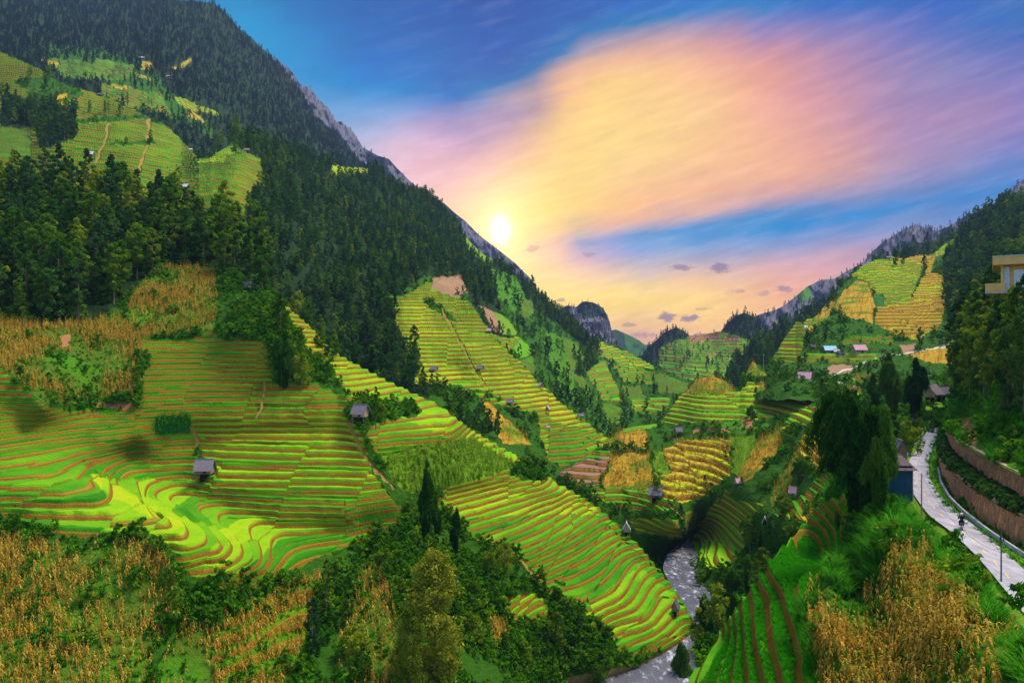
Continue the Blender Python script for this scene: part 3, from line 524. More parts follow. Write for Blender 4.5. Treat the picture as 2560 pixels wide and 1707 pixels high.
# central river-side hills (right bank)
S10 = sheet('river_hillside', 1375, 2420, 1.7, [(1375,1200),(1400,1187),(1450,1158),(1500,1118),(1530,1088),(1560,1072),(1600,1064),(1640,1058),(1655,1050),(1680,1020),(1700,992),(1712,982),(1740,952),(1760,943),(1785,941),(1810,950),(1830,968),(1842,982),(1850,970),(1862,940),(1882,904),(1900,915),(1918,937),(1935,945),(2000,942),(2100,945),(2250,950),(2420,960)],
  [(1375,1300),(1600,1420),(1700,1700),(2060,1640),(2200,1250),(2300,1140),(2420,1060)],
  [(1400,1190,290),(1450,1200,283),(1500,1118,315),(1560,1072,332),(1600,1064,335),(1640,1060,340),(1600,1130,305),(1600,1232,270),(1620,1290,256),(1500,1250,268),(1680,1020,352),(1700,992,365),(1780,942,372),(1842,982,352),(1882,904,385),(1840,950,370),(1930,945,372),(1750,1040,325),
   (1800,1100,300),(1750,1160,282),(1750,1250,256),(1700,1330,240),(1850,1050,315),(1900,1180,238),(1950,1240,219),(2000,1100,250),(2060,1000,290),(2100,1150,195),(2060,1250,188),(2000,1330,180),(2200,1000,262),(2200,960,300),(2300,985,242),(2390,1010,225),(2400,965,285),(2420,1050,205),(2250,1100,190),(2150,1080,215),(2000,950,345),(2100,950,335),
   (1900,1280,215),(1850,1300,232),(1860,1400,218)],
  contours=[(-69.5,[(1735,1330),(1760,1400),(1795,1450),(1820,1530)]),(-75,[(1700,1370),(1720,1430),(1740,1500),(1750,1600),(1700,1680)]),(-66,[(1880,1440),(1900,1520),(1880,1620)]),(-64,[(1950,1420),(1980,1600)])],
  zones=[('rice',[(1655,1062),(1700,985),(1712,983),(1850,983),(1935,950),(2015,960),(2020,1040),(1900,1052),(1700,1062)]), ('rice',[(1855,962),(1940,950),(1940,985),(1850,985)]),
   ('gold',[(1700,986),(1740,945),(1780,935),(1815,945),(1845,985),(1780,992)]), ('gold',[(1838,950),(1880,900),(1915,940)]),
   ('lawn',[(1555,1064),(1640,1052),(1650,1068),(1600,1078),(1550,1076)]), ('gold',[(1548,1078),(1614,1079),(1629,1121),(1495,1121)]), ('gold',[(1528,1134),(1625,1132),(1637,1232),(1541,1228),(1499,1214),(1518,1180)]),
   ('bare',[(1390,1185),(1493,1124),(1528,1130),(1513,1184),(1495,1218),(1442,1218)]), ('cornt',[(1480,1120),(1528,1128),(1520,1150),(1460,1150)]), ('ricedark',[(1445,1220),(1625,1232),(1675,1260),(1675,1284),(1618,1281),(1515,1262)]),
   ('rice',[(1570,1297),(1692,1299),(1705,1350),(1656,1340),(1590,1333)]), ('goldt',[(1655,1135),(1700,1105),(1825,1100),(1825,1190),(1760,1240),(1700,1262),(1660,1250),(1640,1200)]), ('gcorn',[(1629,1132),(1655,1130),(1680,1190),(1640,1200)]),
   ('gcorn',[(1825,1092),(1890,1088),(1900,1120),(1860,1195),(1828,1180)]), ('grass',[(1810,1050),(1960,1060),(1900,1090),(1800,1085)]), ('soil',[(1855,1050),(1885,1048),(1880,1072),(1860,1068)]), ('soil',[(1730,1075),(1820,1070),(1820,1080),(1730,1085)]),
   ('gold',[(1900,1100),(1960,1065),(1950,1130),(1870,1200),(1830,1215)]),
   ('rice',[(2002,1022),(2059,1018),(2125,1060),(2125,1090),(2047,1063),(1986,1071),(1945,1104),(1960,1060)]), ('ricebright',[(2100,985),(2150,985),(2150,1000),(2100,1000)]), ('goldt',[(2043,1063),(2125,1088),(2110,1145),(2043,1182),(2002,1145),(1998,1104)]),
   ('corn',[(2035,1075),(2002,1129),(1986,1210),(1933,1280),(1922,1247),(1982,1145)]), ('ricedark',[(2100,1173),(2095,1210),(2027,1255),(1994,1308),(1935,1292),(2010,1239),(2047,1194)]), ('goldt',[(2047,1280),(2018,1312),(1965,1333),(1986,1300)]),
   ('rice',[(1815,1228),(1843,1255),(1916,1259),(1880,1292),(1855,1333),(1863,1369),(1822,1431),(1773,1427),(1724,1369),(1749,1308),(1790,1259)]), ('rice',[(1715,1280),(1745,1285),(1740,1320),(1715,1330)]),
   ('lawn',[(2300,1004),(2375,1004),(2378,1036),(2330,1036),(2300,1020)]), ('pink',[(2098,975),(2152,975),(2152,985),(2100,985)]), ('gold',[(2130,930),(2200,935),(2190,960),(2130,955)])],
  lines=[('path',2.2,[(1637,1232),(1700,1290),(1720,1320)]),('paving',1.6,[(2062,955),(2075,948),(2110,962),(2155,967)]),('brush',3,[(1495,1126),(1625,1126)]),('brush',2.5,[(1626,1132),(1642,1220)]),('path',2,[(1688,1080),(1690,1110)])],
  default='brush', H=1.75, rice_h=.38, noise=.012, nscale=50, jit=.2)
# the near left terraced hill
S11 = sheet('terraced_hillside', -260, 1790, 1.65, [(-260,440),(0,470),(200,470),(400,525),(560,570),(640,650),(670,715),(690,745),(760,805),(850,892),(960,952),(1030,985),(1090,1012),(1180,1077),(1290,1142),(1345,1171),(1400,1213),(1480,1260),(1540,1312),(1600,1370),(1640,1420),(1690,1482),(1735,1560),(1790,1640)],
  [(-260,1900),(1000,1850),(1400,1790),(1790,1790)],
  [(-250,480,290),(0,480,292),(200,480,290),(200,560,270),(0,600,250),(-250,700,220),(0,700,219),(200,750,214),(0,800,194),(0,900,174),(-250,900,165),(300,850,198),(200,950,180),(400,560,276),(400,650,246),(560,600,262),(640,670,252),(540,700,238),(500,760,222),(690,745,242),(760,810,238),(850,892,232),(960,952,228),(1090,1012,226),
   (1180,1077,225),(1290,1142,226),(1345,1171,226),(1400,1213,224),(1480,1262,221),(1540,1312,214),(1600,1372,206),(1690,1485,192),(1735,1562,180),(700,780,215),(700,900,200),(500,900,200),(850,950,206),(850,1000,196),(1000,1100,182),(1000,1150,176),
   (100,1400,116),(100,1500,110),(100,1707,98),(-250,1400,113),(-250,1800,91),(400,1500,115),(250,1500,112),(250,1600,106),(130,1600,104.5),(400,1707,105),(620,1520,121),(700,1500,131),(700,1707,112),(1000,1430,140),(1000,1560,125),(1000,1707,107),(1000,1840,97),(1250,1430,163),(1250,1560,150),(1250,1707,132),(1400,1600,160),(700,1840,100),(200,1840,95)],
  contours=[(-13.7,[(0,1010),(100,1012)]), (-15.6,[(340,1010),(500,1005),(700,1002),(860,1002)]), (-19.4,[(0,1085),(130,1070),(240,1055),(390,1050),(490,1045),(700,1045),(860,1045)]),
   (-22.3,[(903,1083),(1000,1071),(1136,1058)]), (-28.6,[(-100,1246),(0,1246),(160,1247),(250,1232),(258,1212),(238,1184)]), (-26.3,[(330,1125),(480,1115),(700,1122),(860,1125)]),
   (-24.5,[(-100,1168),(0,1165),(100,1150)]), (-23,[(250,1105),(400,1085),(490,1080),(860,1082)]),
   (-31,[(-100,1290),(37,1289),(122,1293),(245,1293),(326,1279),(359,1263),(345,1240)]), (-31,[(300,1205),(330,1180),(470,1174),(560,1185),(700,1189),(860,1190)]),
   (-31.8,[(139,1316),(286,1322),(367,1316),(412,1295)]), (-33.3,[(367,1250),(408,1212),(490,1210),(530,1220),(700,1223),(860,1225)]),
   (-32.6,[(363,1336),(408,1332),(449,1312)]), (-35.2,[(430,1262),(502,1243),(700,1252),(860,1255)]),
   (-34.0,[(425,1365),(500,1352),(510,1338)]), (-36.7,[(500,1282),(547,1267),(700,1278),(860,1282),(993,1260)]),
   (-35.8,[(461,1410),(551,1385),(563,1361)]), (-38.3,[(560,1310),(612,1295),(694,1300),(857,1300)]),
   (-37.2,[(473,1430),(571,1400),(590,1365)]), (-39.8,[(653,1322),(857,1318),(960,1300)]), (-38.9,[(551,1455),(637,1406)]), (-41.2,[(700,1352),(857,1335),(950,1320)]), (-41.5,[(580,1479),(669,1434)]), (-43.5,[(775,1393),(857,1378),(950,1350)]),
   (-39.8,[(1095,1258),(1156,1242),(1258,1217),(1352,1197)]), (-36.2,[(1090,1222),(1200,1196),(1290,1170)]), (-46.4,[(1172,1346),(1299,1303),(1413,1250),(1474,1236)]), (-43,[(1130,1300),(1250,1262),(1400,1222)]),
   (-51.5,[(1295,1397),(1381,1360),(1503,1288)]), (-57.9,[(1377,1471),(1462,1438),(1564,1369)]), (-61.4,[(1462,1532),(1544,1491),(1597,1414)]), (-65.9,[(1540,1573),(1617,1549),(1658,1487)]), (-68.7,[(1552,1634),(1646,1589),(1691,1549)]),
   (-70.6,[(1500,1690),(1600,1655),(1690,1600),(1725,1570)]), (-75,[(1400,1760),(1560,1710),(1700,1650),(1780,1610)]), (-76,[(1500,1790),(1780,1700)])],
  zones=[('ricedark',[(-260,860),(0,920),(60,975),(110,1012),(340,1015),(365,905),(350,850),(480,850),(520,830),(690,835),(680,700),(670,700),(760,800),(850,885),(960,945),(1090,1005),(1300,1140),(1350,1165),(1400,1205),(1480,1255),(1640,1400),(1740,1560),(1720,1610),(1560,1650),(1540,1620),(1490,1560),(1400,1505),(1290,1390),(1180,1350),(1150,1300),(1020,1250),(1000,1310),(930,1360),(800,1400),(640,1470),(560,1482),(470,1440),(410,1362),(360,1346),(140,1342),(0,1290),(-260,1290)]),
   ('rice',[(470,1040),(870,1040),(930,1150),(940,1210),(840,1220),(560,1215),(500,1130)]), ('riceyel',[(690,740),(760,800),(850,885),(960,945),(1090,1005),(1290,1135),(1300,1165),(1150,1115),(1000,1050),(880,1000),(800,960),(760,880),(700,830)]),
   ('riceyel',[(240,1200),(500,1205),(480,1240),(420,1285),(560,1330),(600,1300),(860,1290),(900,1310),(700,1350),(600,1440),(470,1410),(380,1340),(140,1320),(120,1290),(280,1270)]),
   ('ricebright',[(225,1190),(262,1200),(330,1250),(450,1308),(470,1330),(400,1320),(340,1285),(270,1240)]),
   ('riceyel',[(1090,1220),(1290,1168),(1350,1180),(1480,1262),(1500,1290),(1380,1290),(1200,1300),(1120,1290)]), ('ricedark',[(1280,1400),(1500,1290),(1600,1420),(1450,1500)]),
   ('rice',[(1450,1530),(1600,1420),(1690,1490),(1735,1560),(1700,1600),(1540,1620)]),
   ('corn',[(-260,790),(0,800),(135,812),(300,790),(370,690),(420,665),(545,665),(550,760),(535,830),(350,850),(365,900),(340,1000),(110,1010),(60,970),(-10,915),(-260,860)]), ('corn',[(60,960),(120,950),(210,985),(205,1012),(110,1012)]), ('soil',[(150,840),(178,835),(172,868),(158,870)]),
   ('brush',[(115,1010),(340,1002),(345,1024),(170,1030),(120,1018)]), ('soil',[(235,1010),(335,1008),(340,1022),(240,1024)]),
   ('brush',[(540,690),(670,690),(700,780),(760,860),(780,950),(680,965),(665,850),(540,850)]), ('brush',[(700,850),(745,855),(795,905),(845,955),(875,995),(840,985),(780,960),(740,940),(700,900)]),
   ('dcorn',[(390,1043),(478,1041),(476,1085),(385,1087)]), ('brush',[(880,1010),(940,1002),(1010,1008),(1055,1035),(1040,1048),(960,1055),(900,1078),(860,1040)]),
   ('gcorn',[(948,1144),(1060,1115),(1176,1099),(1295,1168),(1200,1200),(1095,1222),(1021,1234),(985,1209)]), ('brush',[(905,1085),(930,1120),(985,1209),(1021,1234),(1100,1230),(1080,1260),(1100,1300),(1050,1300),(980,1250),(930,1180)]), ('brush',[(1295,1165),(1345,1165),(1370,1200),(1310,1205),(1270,1185)]),
   ('rice',[(1230,1498),(1340,1484),(1385,1536),(1356,1568),(1278,1568)]),
   ('corn',[(-260,1330),(0,1340),(130,1365),(380,1365),(440,1450),(480,1560),(380,1660),(380,1900),(-260,1900)]), ('cornt',[(520,1560),(700,1480),(800,1440),(790,1500),(745,1650),(600,1900),(400,1900),(400,1600)]), ('corn',[(395,1600),(520,1570),(540,1707),(540,1900),(390,1900)]),
   ('corn',[(910,1420),(960,1420),(1000,1600),(960,1900),(820,1900),(840,1600)]), ('corn',[(1240,1540),(1290,1600),(1240,1640),(1210,1560)]), ('mud',[(1420,1690),(1600,1660),(1700,1610),(1790,1600),(1790,1790),(1400,1790)]),
   ('forest',[(-260,400),(0,440),(240,450),(420,500),(570,550),(660,640),(680,720),(640,740),(600,690),(530,672),(420,660),(367,690),(339,720),(302,760),(250,800),(130,812),(70,798),(0,795),(-260,790)])],
  lines=[('path',5,[(480,1070),(497,1120),(508,1165)]),('brush',7,[(497,1130),(508,1175)]),('path',3.5,[(662,960),(655,1020),(640,1045)]),('path',4,[(870,1060),(905,1130),(940,1180),(985,1225)]),('path',5,[(1285,1380),(1340,1450),(1400,1510)]),('brush',5,[(365,900),(340,960),(345,1010)]),
   ('brush',10,[(380,1365),(470,1450),(490,1500)]), ('brush',13,[(490,1500),(450,1560),(390,1650)]), ('brush',16,[(500,1560),(640,1500),(790,1420),(900,1380)]), ('path',2.2,[(1480,1570),(1478,1640),(1520,1690)])],
  default='brush', H=1.42, rice_h=.44, noise=.0, warp=4, lam=2e-3, jit=.0,
  hz=[([(-260,995),(340,1012),(338,1120),(240,1148),(207,1168),(235,1182),(258,1210),(250,1234),(160,1251),(-260,1252)], .8), ([(262,1200),(500,1208),(520,1225),(700,1240),(862,1250),(862,1330),(700,1380),(560,1490),(400,1400),(360,1346),(410,1300),(360,1262)], .8), ([(1080,1222),(1290,1165),(1345,1160),(1790,1560),(1700,1680),(1440,1640),(1280,1400),(1150,1330)], .84)])
# near right slope with terraces, maize and the road shelf
road_l = [(2371,1040),(2349,1053),(2320,1071),(2300,1116),(2275,1145),(2267,1178),(2274,1218),(2294,1250),(2324,1290),(2374,1324),(2415,1362),(2454,1402),(2494,1450),(2538,1505),(2680,1680)]
road_r = [(2385,1040),(2366,1050),(2349,1076),(2331,1116),(2320,1153),(2324,1194),(2341,1227),(2369,1259),(2414,1296),(2467,1337),(2516,1382),(2560,1422),(2700,1560)]
wall_b = [(2345,1161),(2353,1198),(2378,1239),(2418,1275),(2475,1320),(2560,1373),(2700,1450)]
RZ = -22.0
S12 = sheet('roadside_slope', 1700, 2760, 2.0, [(1700,1740),(1725,1707),(1760,1640),(1800,1585),(1850,1510),(1900,1450),(1950,1390),(2000,1330),(2050,1262),(2100,1205),(2200,1168),(2265,1140),(2300,1100),(2330,1060),(2350,1048),(2390,1038),(2420,1150),(2450,1190),(2500,1240),(2560,1300),(2760,1420)],
  [(1700,1900),(2760,1950)],
  [(2080,1340,118),(2050,1430,106),(2000,1400,118),(2230,1400,78),(2200,1300,95),(2120,1450,90),(2150,1600,72),(2300,1500,67),(2300,1700,57),(2150,1707,64),(2400,1560,54.5),(2450,1640,48.5),(2560,1750,41),(2300,1850,50),(2100,1850,60),(2100,1210,122),(2200,1170,118),(2200,1240,104),(2000,1335,132),(2650,1800,38)],
  contours=[(RZ,road_l[:-1]),(RZ,road_r),(RZ,wall_b),(RZ,[(2420,1240),(2500,1290),(2560,1330),(2700,1410)]),(-22.5,[(2320,1300),(2380,1342),(2430,1392),(2500,1460)]),(-22.6,[(2242,1200),(2262,1250),(2290,1285)]),
   (-31.8,[(2026,1707),(2018,1638),(1981,1516),(1961,1455),(1969,1414)]),(-34.3,[(1961,1707),(1940,1600),(1924,1495)]),(-38,[(1875,1707),(1865,1620),(1859,1557)]),(-45,[(1749,1707),(1802,1598)]),(-47,[(1700,1800),(1730,1700)]),(-28,[(2060,1620),(2045,1520),(2060,1440),(2120,1400)])],
  zones=[('ricedark',[(1600,1907),(1725,1700),(1800,1580),(1900,1440),(1990,1325),(2060,1255),(2122,1245),(2127,1330),(2100,1400),(2070,1440),(2015,1500),(1998,1560),(2028,1640),(2040,1707),(2040,1960),(1600,1960)]),
   ('corn',[(2059,1443),(2108,1500),(2190,1475),(2210,1394),(2304,1353),(2353,1414),(2402,1487),(2455,1577),(2541,1577),(2560,1707),(2600,1960),(2045,1960),(2047,1707),(2018,1557),(2010,1491)]),
   ('grass',[(2100,1200),(2265,1140),(2300,1210),(2400,1310),(2480,1390),(2570,1490),(2760,1700),(2760,1960),(2580,1960),(2560,1600),(2450,1560),(2400,1480),(2350,1410),(2300,1350),(2200,1340)]),
   ('lawn',[(2331,1116),(2320,1153),(2324,1194),(2341,1227),(2369,1259),(2414,1296),(2467,1337),(2560,1422),(2760,1570),(2760,1440),(2560,1373),(2475,1320),(2418,1275),(2378,1239),(2353,1198),(2345,1161),(2350,1100)]),
   ('roadbed',[(2395,1030),(2340,1040),(2310,1068),(2290,1112),(2262,1140),(2254,1178),(2260,1222),(2280,1260),(2310,1302),(2360,1340),(2400,1378),(2440,1420),(2480,1470),(2522,1526),(2700,1760),(2760,1760),(2760,1575),(2560,1427),(2512,1389),(2462,1344),(2408,1302),(2362,1264),(2334,1230),(2317,1194),(2313,1153),(2324,1116),(2342,1080),(2360,1056)])],
  default='brush', H=1.85, rice_h=.34, noise=0, warp=4, lam=1e-3, back=.12, jit=0, offs=.0, clampz=[([(x-4, y+3) for x, y in road_l]+[(x+5, y-3) for x, y in road_r[::-1]], RZ-.02)])
# wooded bank above the retaining walls
uw_b = [(2363,1100),(2372,1130),(2394,1161),(2475,1222),(2560,1271),(2700,1345)]   # foot of the upper wall, z = PZ
PZ = -18.9; UZ = -15.3
def zpt(p, z): d = z*F/(CY-p[1]); return (d*(p[0]-CX)/F, d, z)
ut = [zpt(p, PZ) for p in uw_b]
def proj(q): return (CX+F*q[0]/q[1], CY-F*q[2]/q[1])
ub_top = [proj((x, y, UZ-.15)) for x, y, z in ut]
S13 = sheet('wooded_bank', 2362, 2780, 2.0, [(2362,1048),(2370,1030),(2380,985),(2392,930),(2405,885),(2430,840),(2480,790),(2560,735),(2780,640)], [(p[0], p[1]) for p in [(2362,1075)]+ub_top[1:]]+[(2780,1270)],
  [(2365,1060,172),(2380,1000,185),(2405,890,215),(2430,850,215),(2560,745,190),(2560,900,130),(2560,1050,100),(2460,1000,135),(2450,900,175),(2400,1040,150),(2500,1120,100),(2780,660,150),(2780,1000,85),(2640,1130,85)],
  contours=[(UZ-.15, [(p[0], p[1]) for p in ub_top])],
  zones=[('soil',[(2395,1045),(2430,1040),(2440,1110),(2400,1080)]),('soil',[(2425,1080),(2435,1070),(2445,1120),(2430,1115)])], default='grass', noise=.0, warp=8, jit=0)

# ------------------------------------------------------------------ river, road, walls
def flat_ribbon(name, Lp, Rp, z, m, n=140, sub=6):
    Lw = np.array([zpt(p, z) for p in Lp]); Rw = np.array([zpt(p, z) for p in Rp])
    def res(a, n):
        s = np.r_[0, np.cumsum(np.linalg.norm(np.diff(a, axis=0), axis=1))]; t = np.linspace(0, s[-1], n)
        o = np.stack([np.interp(t, s, a[:, i]) for i in range(3)], 1)
        for _ in range(6): o[1:-1] = (o[:-2]+2*o[1:-1]+o[2:])/4
        return o
    a, b = res(Lw, n), res(Rw, n); t = np.linspace(0, 1, sub)[None, :, None]
    V = (a[:, None]*(1-t)+b[:, None]*t); ii = np.arange(n*sub).reshape(n, sub)
    Q = np.stack([ii[:-1, :-1], ii[:-1, 1:], ii[1:, 1:], ii[1:, :-1]], -1).reshape(-1, 4)
    me = np_mesh(name, V.reshape(-1, 3), Q, m)
    o = link(bpy.data.objects.new(name, me)); return o, a, b
def water_mat():
    m = bpy.data.materials.new('river_water'); m.use_nodes = True; k = N(m.node_tree); b = m.node_tree.nodes['Principled BSDF']
    pos = k.geo().outputs['Position']
    f, _ = k.noise(k.v('MULTIPLY', pos, (1, .45, 1)), .45, 5, .7); f2, _ = k.noise(k.v('MULTIPLY', pos, (1, .5, 1)), 1.1, 5, .7)
    foam = k.smooth(k.m('ADD', k.m('MULTIPLY', f, .6), k.m('MULTIPLY', f2, .5)), .56, .72)
    c = k.mix(f, (.055, .055, .06), (.12, .12, .145)); c = k.mix(foam, c, (.50, .50, .58))
    k.link(c, b.inputs['Base Color']); b.inputs['Roughness'].default_value = .14
    bn = k.n.new('ShaderNodeBump'); bn.inputs['Strength'].default_value = .7; bn.inputs['Distance'].default_value = .4
    k.link(f2, bn.inputs['Height']); k.link(bn.outputs[0], b.inputs['Normal']); return m
M['water'] = water_mat()
o, ra, rb = flat_ribbon('river', [(1722,1305),(1710,1345),(1668,1385),(1655,1421),(1675,1460),(1700,1490),(1715,1530),(1715,1575),(1700,1605),(1650,1640),(1585,1670),(1500,1700),(1300,1790)],
    [(1732,1305),(1725,1350),(1748,1400),(1768,1430),(1790,1470),(1800,1520),(1815,1570),(1810,1630),(1760,1680),(1700,1730),(1650,1790),(1600,1850),(1500,1900)], RIV, M['water'], 90, 8)
o['kind'] = 'structure'
def asphalt():
    m = bpy.data.materials.new('wet_asphalt'); m.use_nodes = True; k = N(m.node_tree); b = m.node_tree.nodes['Principled BSDF']
    pos = k.geo().outputs['Position']; f, _ = k.noise(pos, .35, 5, .6); f2, _ = k.noise(pos, 8, 3, .6); f3, _ = k.noise(k.v('MULTIPLY', pos, (1.6, .22, 1)), .9, 4, .6)
    c = k.mix(k.smooth(k.m('ADD', k.m('MULTIPLY', f, .5), k.m('MULTIPLY', f3, .5)), .38, .62), (.17, .155, .17), (.30, .28, .315)); c = k.mix(k.m('MULTIPLY', f2, .2), c, (.20, .18, .19))
    k.link(c, b.inputs['Base Color']); k.link(k.m('ADD', k.m('MULTIPLY', f, .25), .5), b.inputs['Roughness']); return m
M['asphalt'] = asphalt()
road, rl, rr = flat_ribbon('road', road_l, road_r, RZ+.16, M['asphalt'], 160, 6)
road['kind'] = 'structure'
# dashed yellow centre line, one mesh of painted dashes lying on the road
bm = bmesh.new(); mid = (rl*.62+rr*.38)
s = np.r_[0, np.cumsum(np.linalg.norm(np.diff(mid, axis=0), axis=1))]
def on_mid(t): return Vector([np.interp(t, s, mid[:, i]) for i in range(3)])
t = 4.0
while t < s[-1]-4:
    a, b = on_mid(t), on_mid(t+1.3); n = (b-a).normalized().cross(Vector((0, 0, 1)))*.055
    z = Vector((0, 0, .006)); vs = [bm.verts.new(q+z) for q in (a-n, b-n, b+n, a+n)]; bm.faces.new(vs); t += 4.2
me = bpy.data.meshes.new('road_markings'); bm.to_mesh(me); me.materials.append(M['yellow'])
o = link(bpy.data.objects.new('road_markings', me)); o['kind'] = 'structure'

def stone_mat():
    m = bpy.data.materials.new('stone_wall'); m.use_nodes = True; k = N(m.node_tree); b = m.node_tree.nodes['Principled BSDF']; b.inputs['Roughness'].default_value = .95
    pos = k.geo().outputs['Position']
    vo = k.n.new('ShaderNodeTexVoronoi'); vo.inputs['Scale'].default_value = 2.6; k.link(pos, vo.inputs['Vector'])
    f, _ = k.noise(pos, 6, 4, .7); f2, _ = k.noise(k.v('MULTIPLY', pos, (1, 1, .3)), 2.2, 5, .75); f3, _ = k.noise(pos, .25, 3, .5)
    c = k.mix(vo.outputs['Color'], (.20, .075, .03), (.42, .185, .07)); c = k.mix(k.smooth(f2, .50, .66), c, (.70, .31, .08))
    c = k.mix(k.smooth(f3, .55, .75), c, (.10, .07, .05)); c = k.v('SCALE', c, scale=k.m('ADD', f, .45))
    k.link(c, b.inputs['Base Color'])
    bn = k.n.new('ShaderNodeBump'); bn.inputs['Strength'].default_value = .8; bn.inputs['Distance'].default_value = .12
    k.link(k.m('ADD', f, f2), bn.inputs['Height']); k.link(bn.outputs[0], b.inputs['Normal']); return m
M['stone'] = stone_mat()
def smooth_line(pts, n):
    a = np.array(pts, float); s = np.r_[0, np.cumsum(np.linalg.norm(np.diff(a, axis=0), axis=1))]; t = np.linspace(0, s[-1], n)
    o = np.stack([np.interp(t, s, a[:, i]) for i in range(a.shape[1])], 1)
    for _ in range(8): o[1:-1] = (o[:-2]+2*o[1:-1]+o[2:])/4
    return o
def wall(name, label, foot, ztop, zfoot, thick, m, capm=None, batter=.25, cat='wall'):
    n = 90; a = smooth_line(foot, n); d = np.gradient(a[:, :2], axis=0); d /= np.linalg.norm(d, axis=1)[:, None]
    nr = np.stack([d[:, 1], -d[:, 0]], 1)
    if nr[0, 0] < 0: nr = -nr          # away from the road (+x)
    zt = np.interp(np.arange(n), [0, n-1], ztop) if isinstance(ztop, (list, tuple)) else np.full(n, ztop)
    def ring(off, z): return np.concatenate([a[:, :2]+nr*off, (z if np.ndim(z) else np.full(n, z))[:, None]], 1)
    rows = [ring(0, zfoot-.8), ring(batter*.5, zt*.5+zfoot*.5), ring(batter, zt), ring(batter+thick, zt), ring(batter+thick, zfoot-.8)]
    V = np.stack(rows, 0); ii = np.arange(5*n).reshape(5, n)
    Q = np.stack([ii[:-1, :-1], ii[:-1, 1:], ii[1:, 1:], ii[1:, :-1]], -1).reshape(-1, 4)
    me = np_mesh('masonry' if capm else name, V.reshape(-1, 3), Q, m)
    if not capm:
        o = link(bpy.data.objects.new(name, me)); return tag(o, label, cat)
    root = bpy.data.objects.new(name, None); link(root); tag(root, label, cat)
    link(bpy.data.objects.new('masonry', me), root)
    rows = [ring(batter-.08, zt+.003), ring(batter-.08, zt+.14), ring(batter+thick+.05, zt+.14), ring(batter+thick+.05, zt+.003)]
    V = np.stack(rows, 0); ii = np.arange(4*n).reshape(4, n)
    Q = np.stack([ii[:-1, :-1], ii[:-1, 1:], ii[1:, 1:], ii[1:, :-1]], -1).reshape(-1, 4)
    link(bpy.data.objects.new('coping', np_mesh('coping', V.reshape(-1, 3), Q, capm)), root); return root
lowfoot = [zpt(p, RZ) for p in wall_b]; upfoot = [zpt(p, PZ) for p in uw_b]
M['cope'] = mat('coping_stone', (.36, .24, .14), col2=(.22, .14, .08), scale=2)
wall('retaining_wall', 'lower rough stone retaining wall along the right side of the road', lowfoot, -18.75, RZ, .5, M['stone'], M['cope'], .35)
wall('retaining_wall', 'upper rough stone retaining wall above the strip of dark bushes', upfoot, UZ, PZ, .5, M['stone'], M['cope'], .35)
kerbf = [zpt(p, RZ) for p in [(2343,1175),(2350,1212),(2371,1249),(2408,1286),(2468,1334),(2552,1391),(2690,1475)]]
wall('drain_kerb', 'low pale kerb of the roadside drain at the foot of the stone wall', kerbf, RZ+.55, RZ, .22, M['concrete'], None, .02, 'kerb')
# planted shelf between the two walls
a = smooth_line(lowfoot, 80); b = smooth_line(upfoot, 80)
V = np.stack([np.c_[a[:, 0]+.5, a[:, 1]+.2, np.full(80, PZ)], np.c_[b[:, 0]+.4, b[:, 1]+.4, np.full(80, PZ)]], 0); ii = np.arange(160).reshape(2, 80)
o = link(bpy.data.objects.new('planting_shelf', np_mesh('planting_shelf', V.reshape(-1, 3), np.stack([ii[0, :-1], ii[0, 1:], ii[1, 1:], ii[1, :-1]], -1), mat('shelf_soil', (.06, .09, .02), scale=1)))); o['kind'] = 'structure'
#@@OBJ
# ------------------------------------------------------------------ plant meshes
def quads_leaf(cen, size, aspect, up_bias, rs, hang=0.0, lv=None):
    """a cloud of small bent leaf faces; cen (n,3)"""
    n = len(cen); a = rs.normal(size=(n, 3)); a[:, 2] = a[:, 2]*.6+up_bias; a /= np.linalg.norm(a, axis=1)[:, None]      # normals
    t = rs.normal(size=(n, 3)); t[:, 2] -= hang; t -= (t*a).sum(1)[:, None]*a; t /= np.linalg.norm(t, axis=1)[:, None]
    b = np.cross(a, t); s = size*(.6+.8*rs.random(n))[:, None]
    V = np.stack([cen-t*s-b*s*aspect*.4, cen-t*s*.1-b*s*aspect, cen+t*s, cen-t*s*.1+b*s*aspect], 1).reshape(-1, 3)
    Q = np.arange(4*n).reshape(n, 4); return V, Q
def crown_mesh(name, seed, h, r, z0, nclump, per, leaf, m, shape='oval', aspect=.5, hang=0, up=.5):
    rs = np.random.default_rng(seed); cs = []; lv = []
    for i in range(nclump):
        t = (i+rs.random())/nclump                      # height fraction
        if shape == 'oval': pr = math.sin(math.pi*min(1, (.12+t*.85)))**.7
        elif shape == 'cone': pr = (1-t)**.75+.06
        elif shape == 'column': pr = (.55+.45*math.sin(math.pi*(.15+t*.8)))*(1 if t < .85 else .6)
        else: pr = math.sin(math.pi*(.25+.7*t))**.6
        pr *= r*(.75+.5*rs.random()); an = rs.random()*2*math.pi; rad = pr*math.sqrt(rs.random())*.95
        c = np.array([math.cos(an)*rad, math.sin(an)*rad, z0+(h-z0)*t])
        cr = r*(.20+.22*rs.random())*(1.0 if t < .8 else .7)
        p = rs.normal(size=(per, 3)); p /= np.linalg.norm(p, axis=1)[:, None]; p *= (rs.random(per)**.4)[:, None]*cr; p[:, 2] *= .8
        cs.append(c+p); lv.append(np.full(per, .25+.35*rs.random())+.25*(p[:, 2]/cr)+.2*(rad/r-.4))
    cen = np.concatenate(cs); lv = np.clip(np.concatenate(lv), 0, 1)
    V, Q = quads_leaf(cen, leaf, aspect, up, rs, hang); V[:, 2] = np.maximum(V[:, 2], .05)
    me = np_mesh(name, V, Q, m); a = me.attributes.new('lv', 'FLOAT', 'POINT'); a.data.foreach_set('value', np.repeat(lv, 4).astype(np.float32)); return me
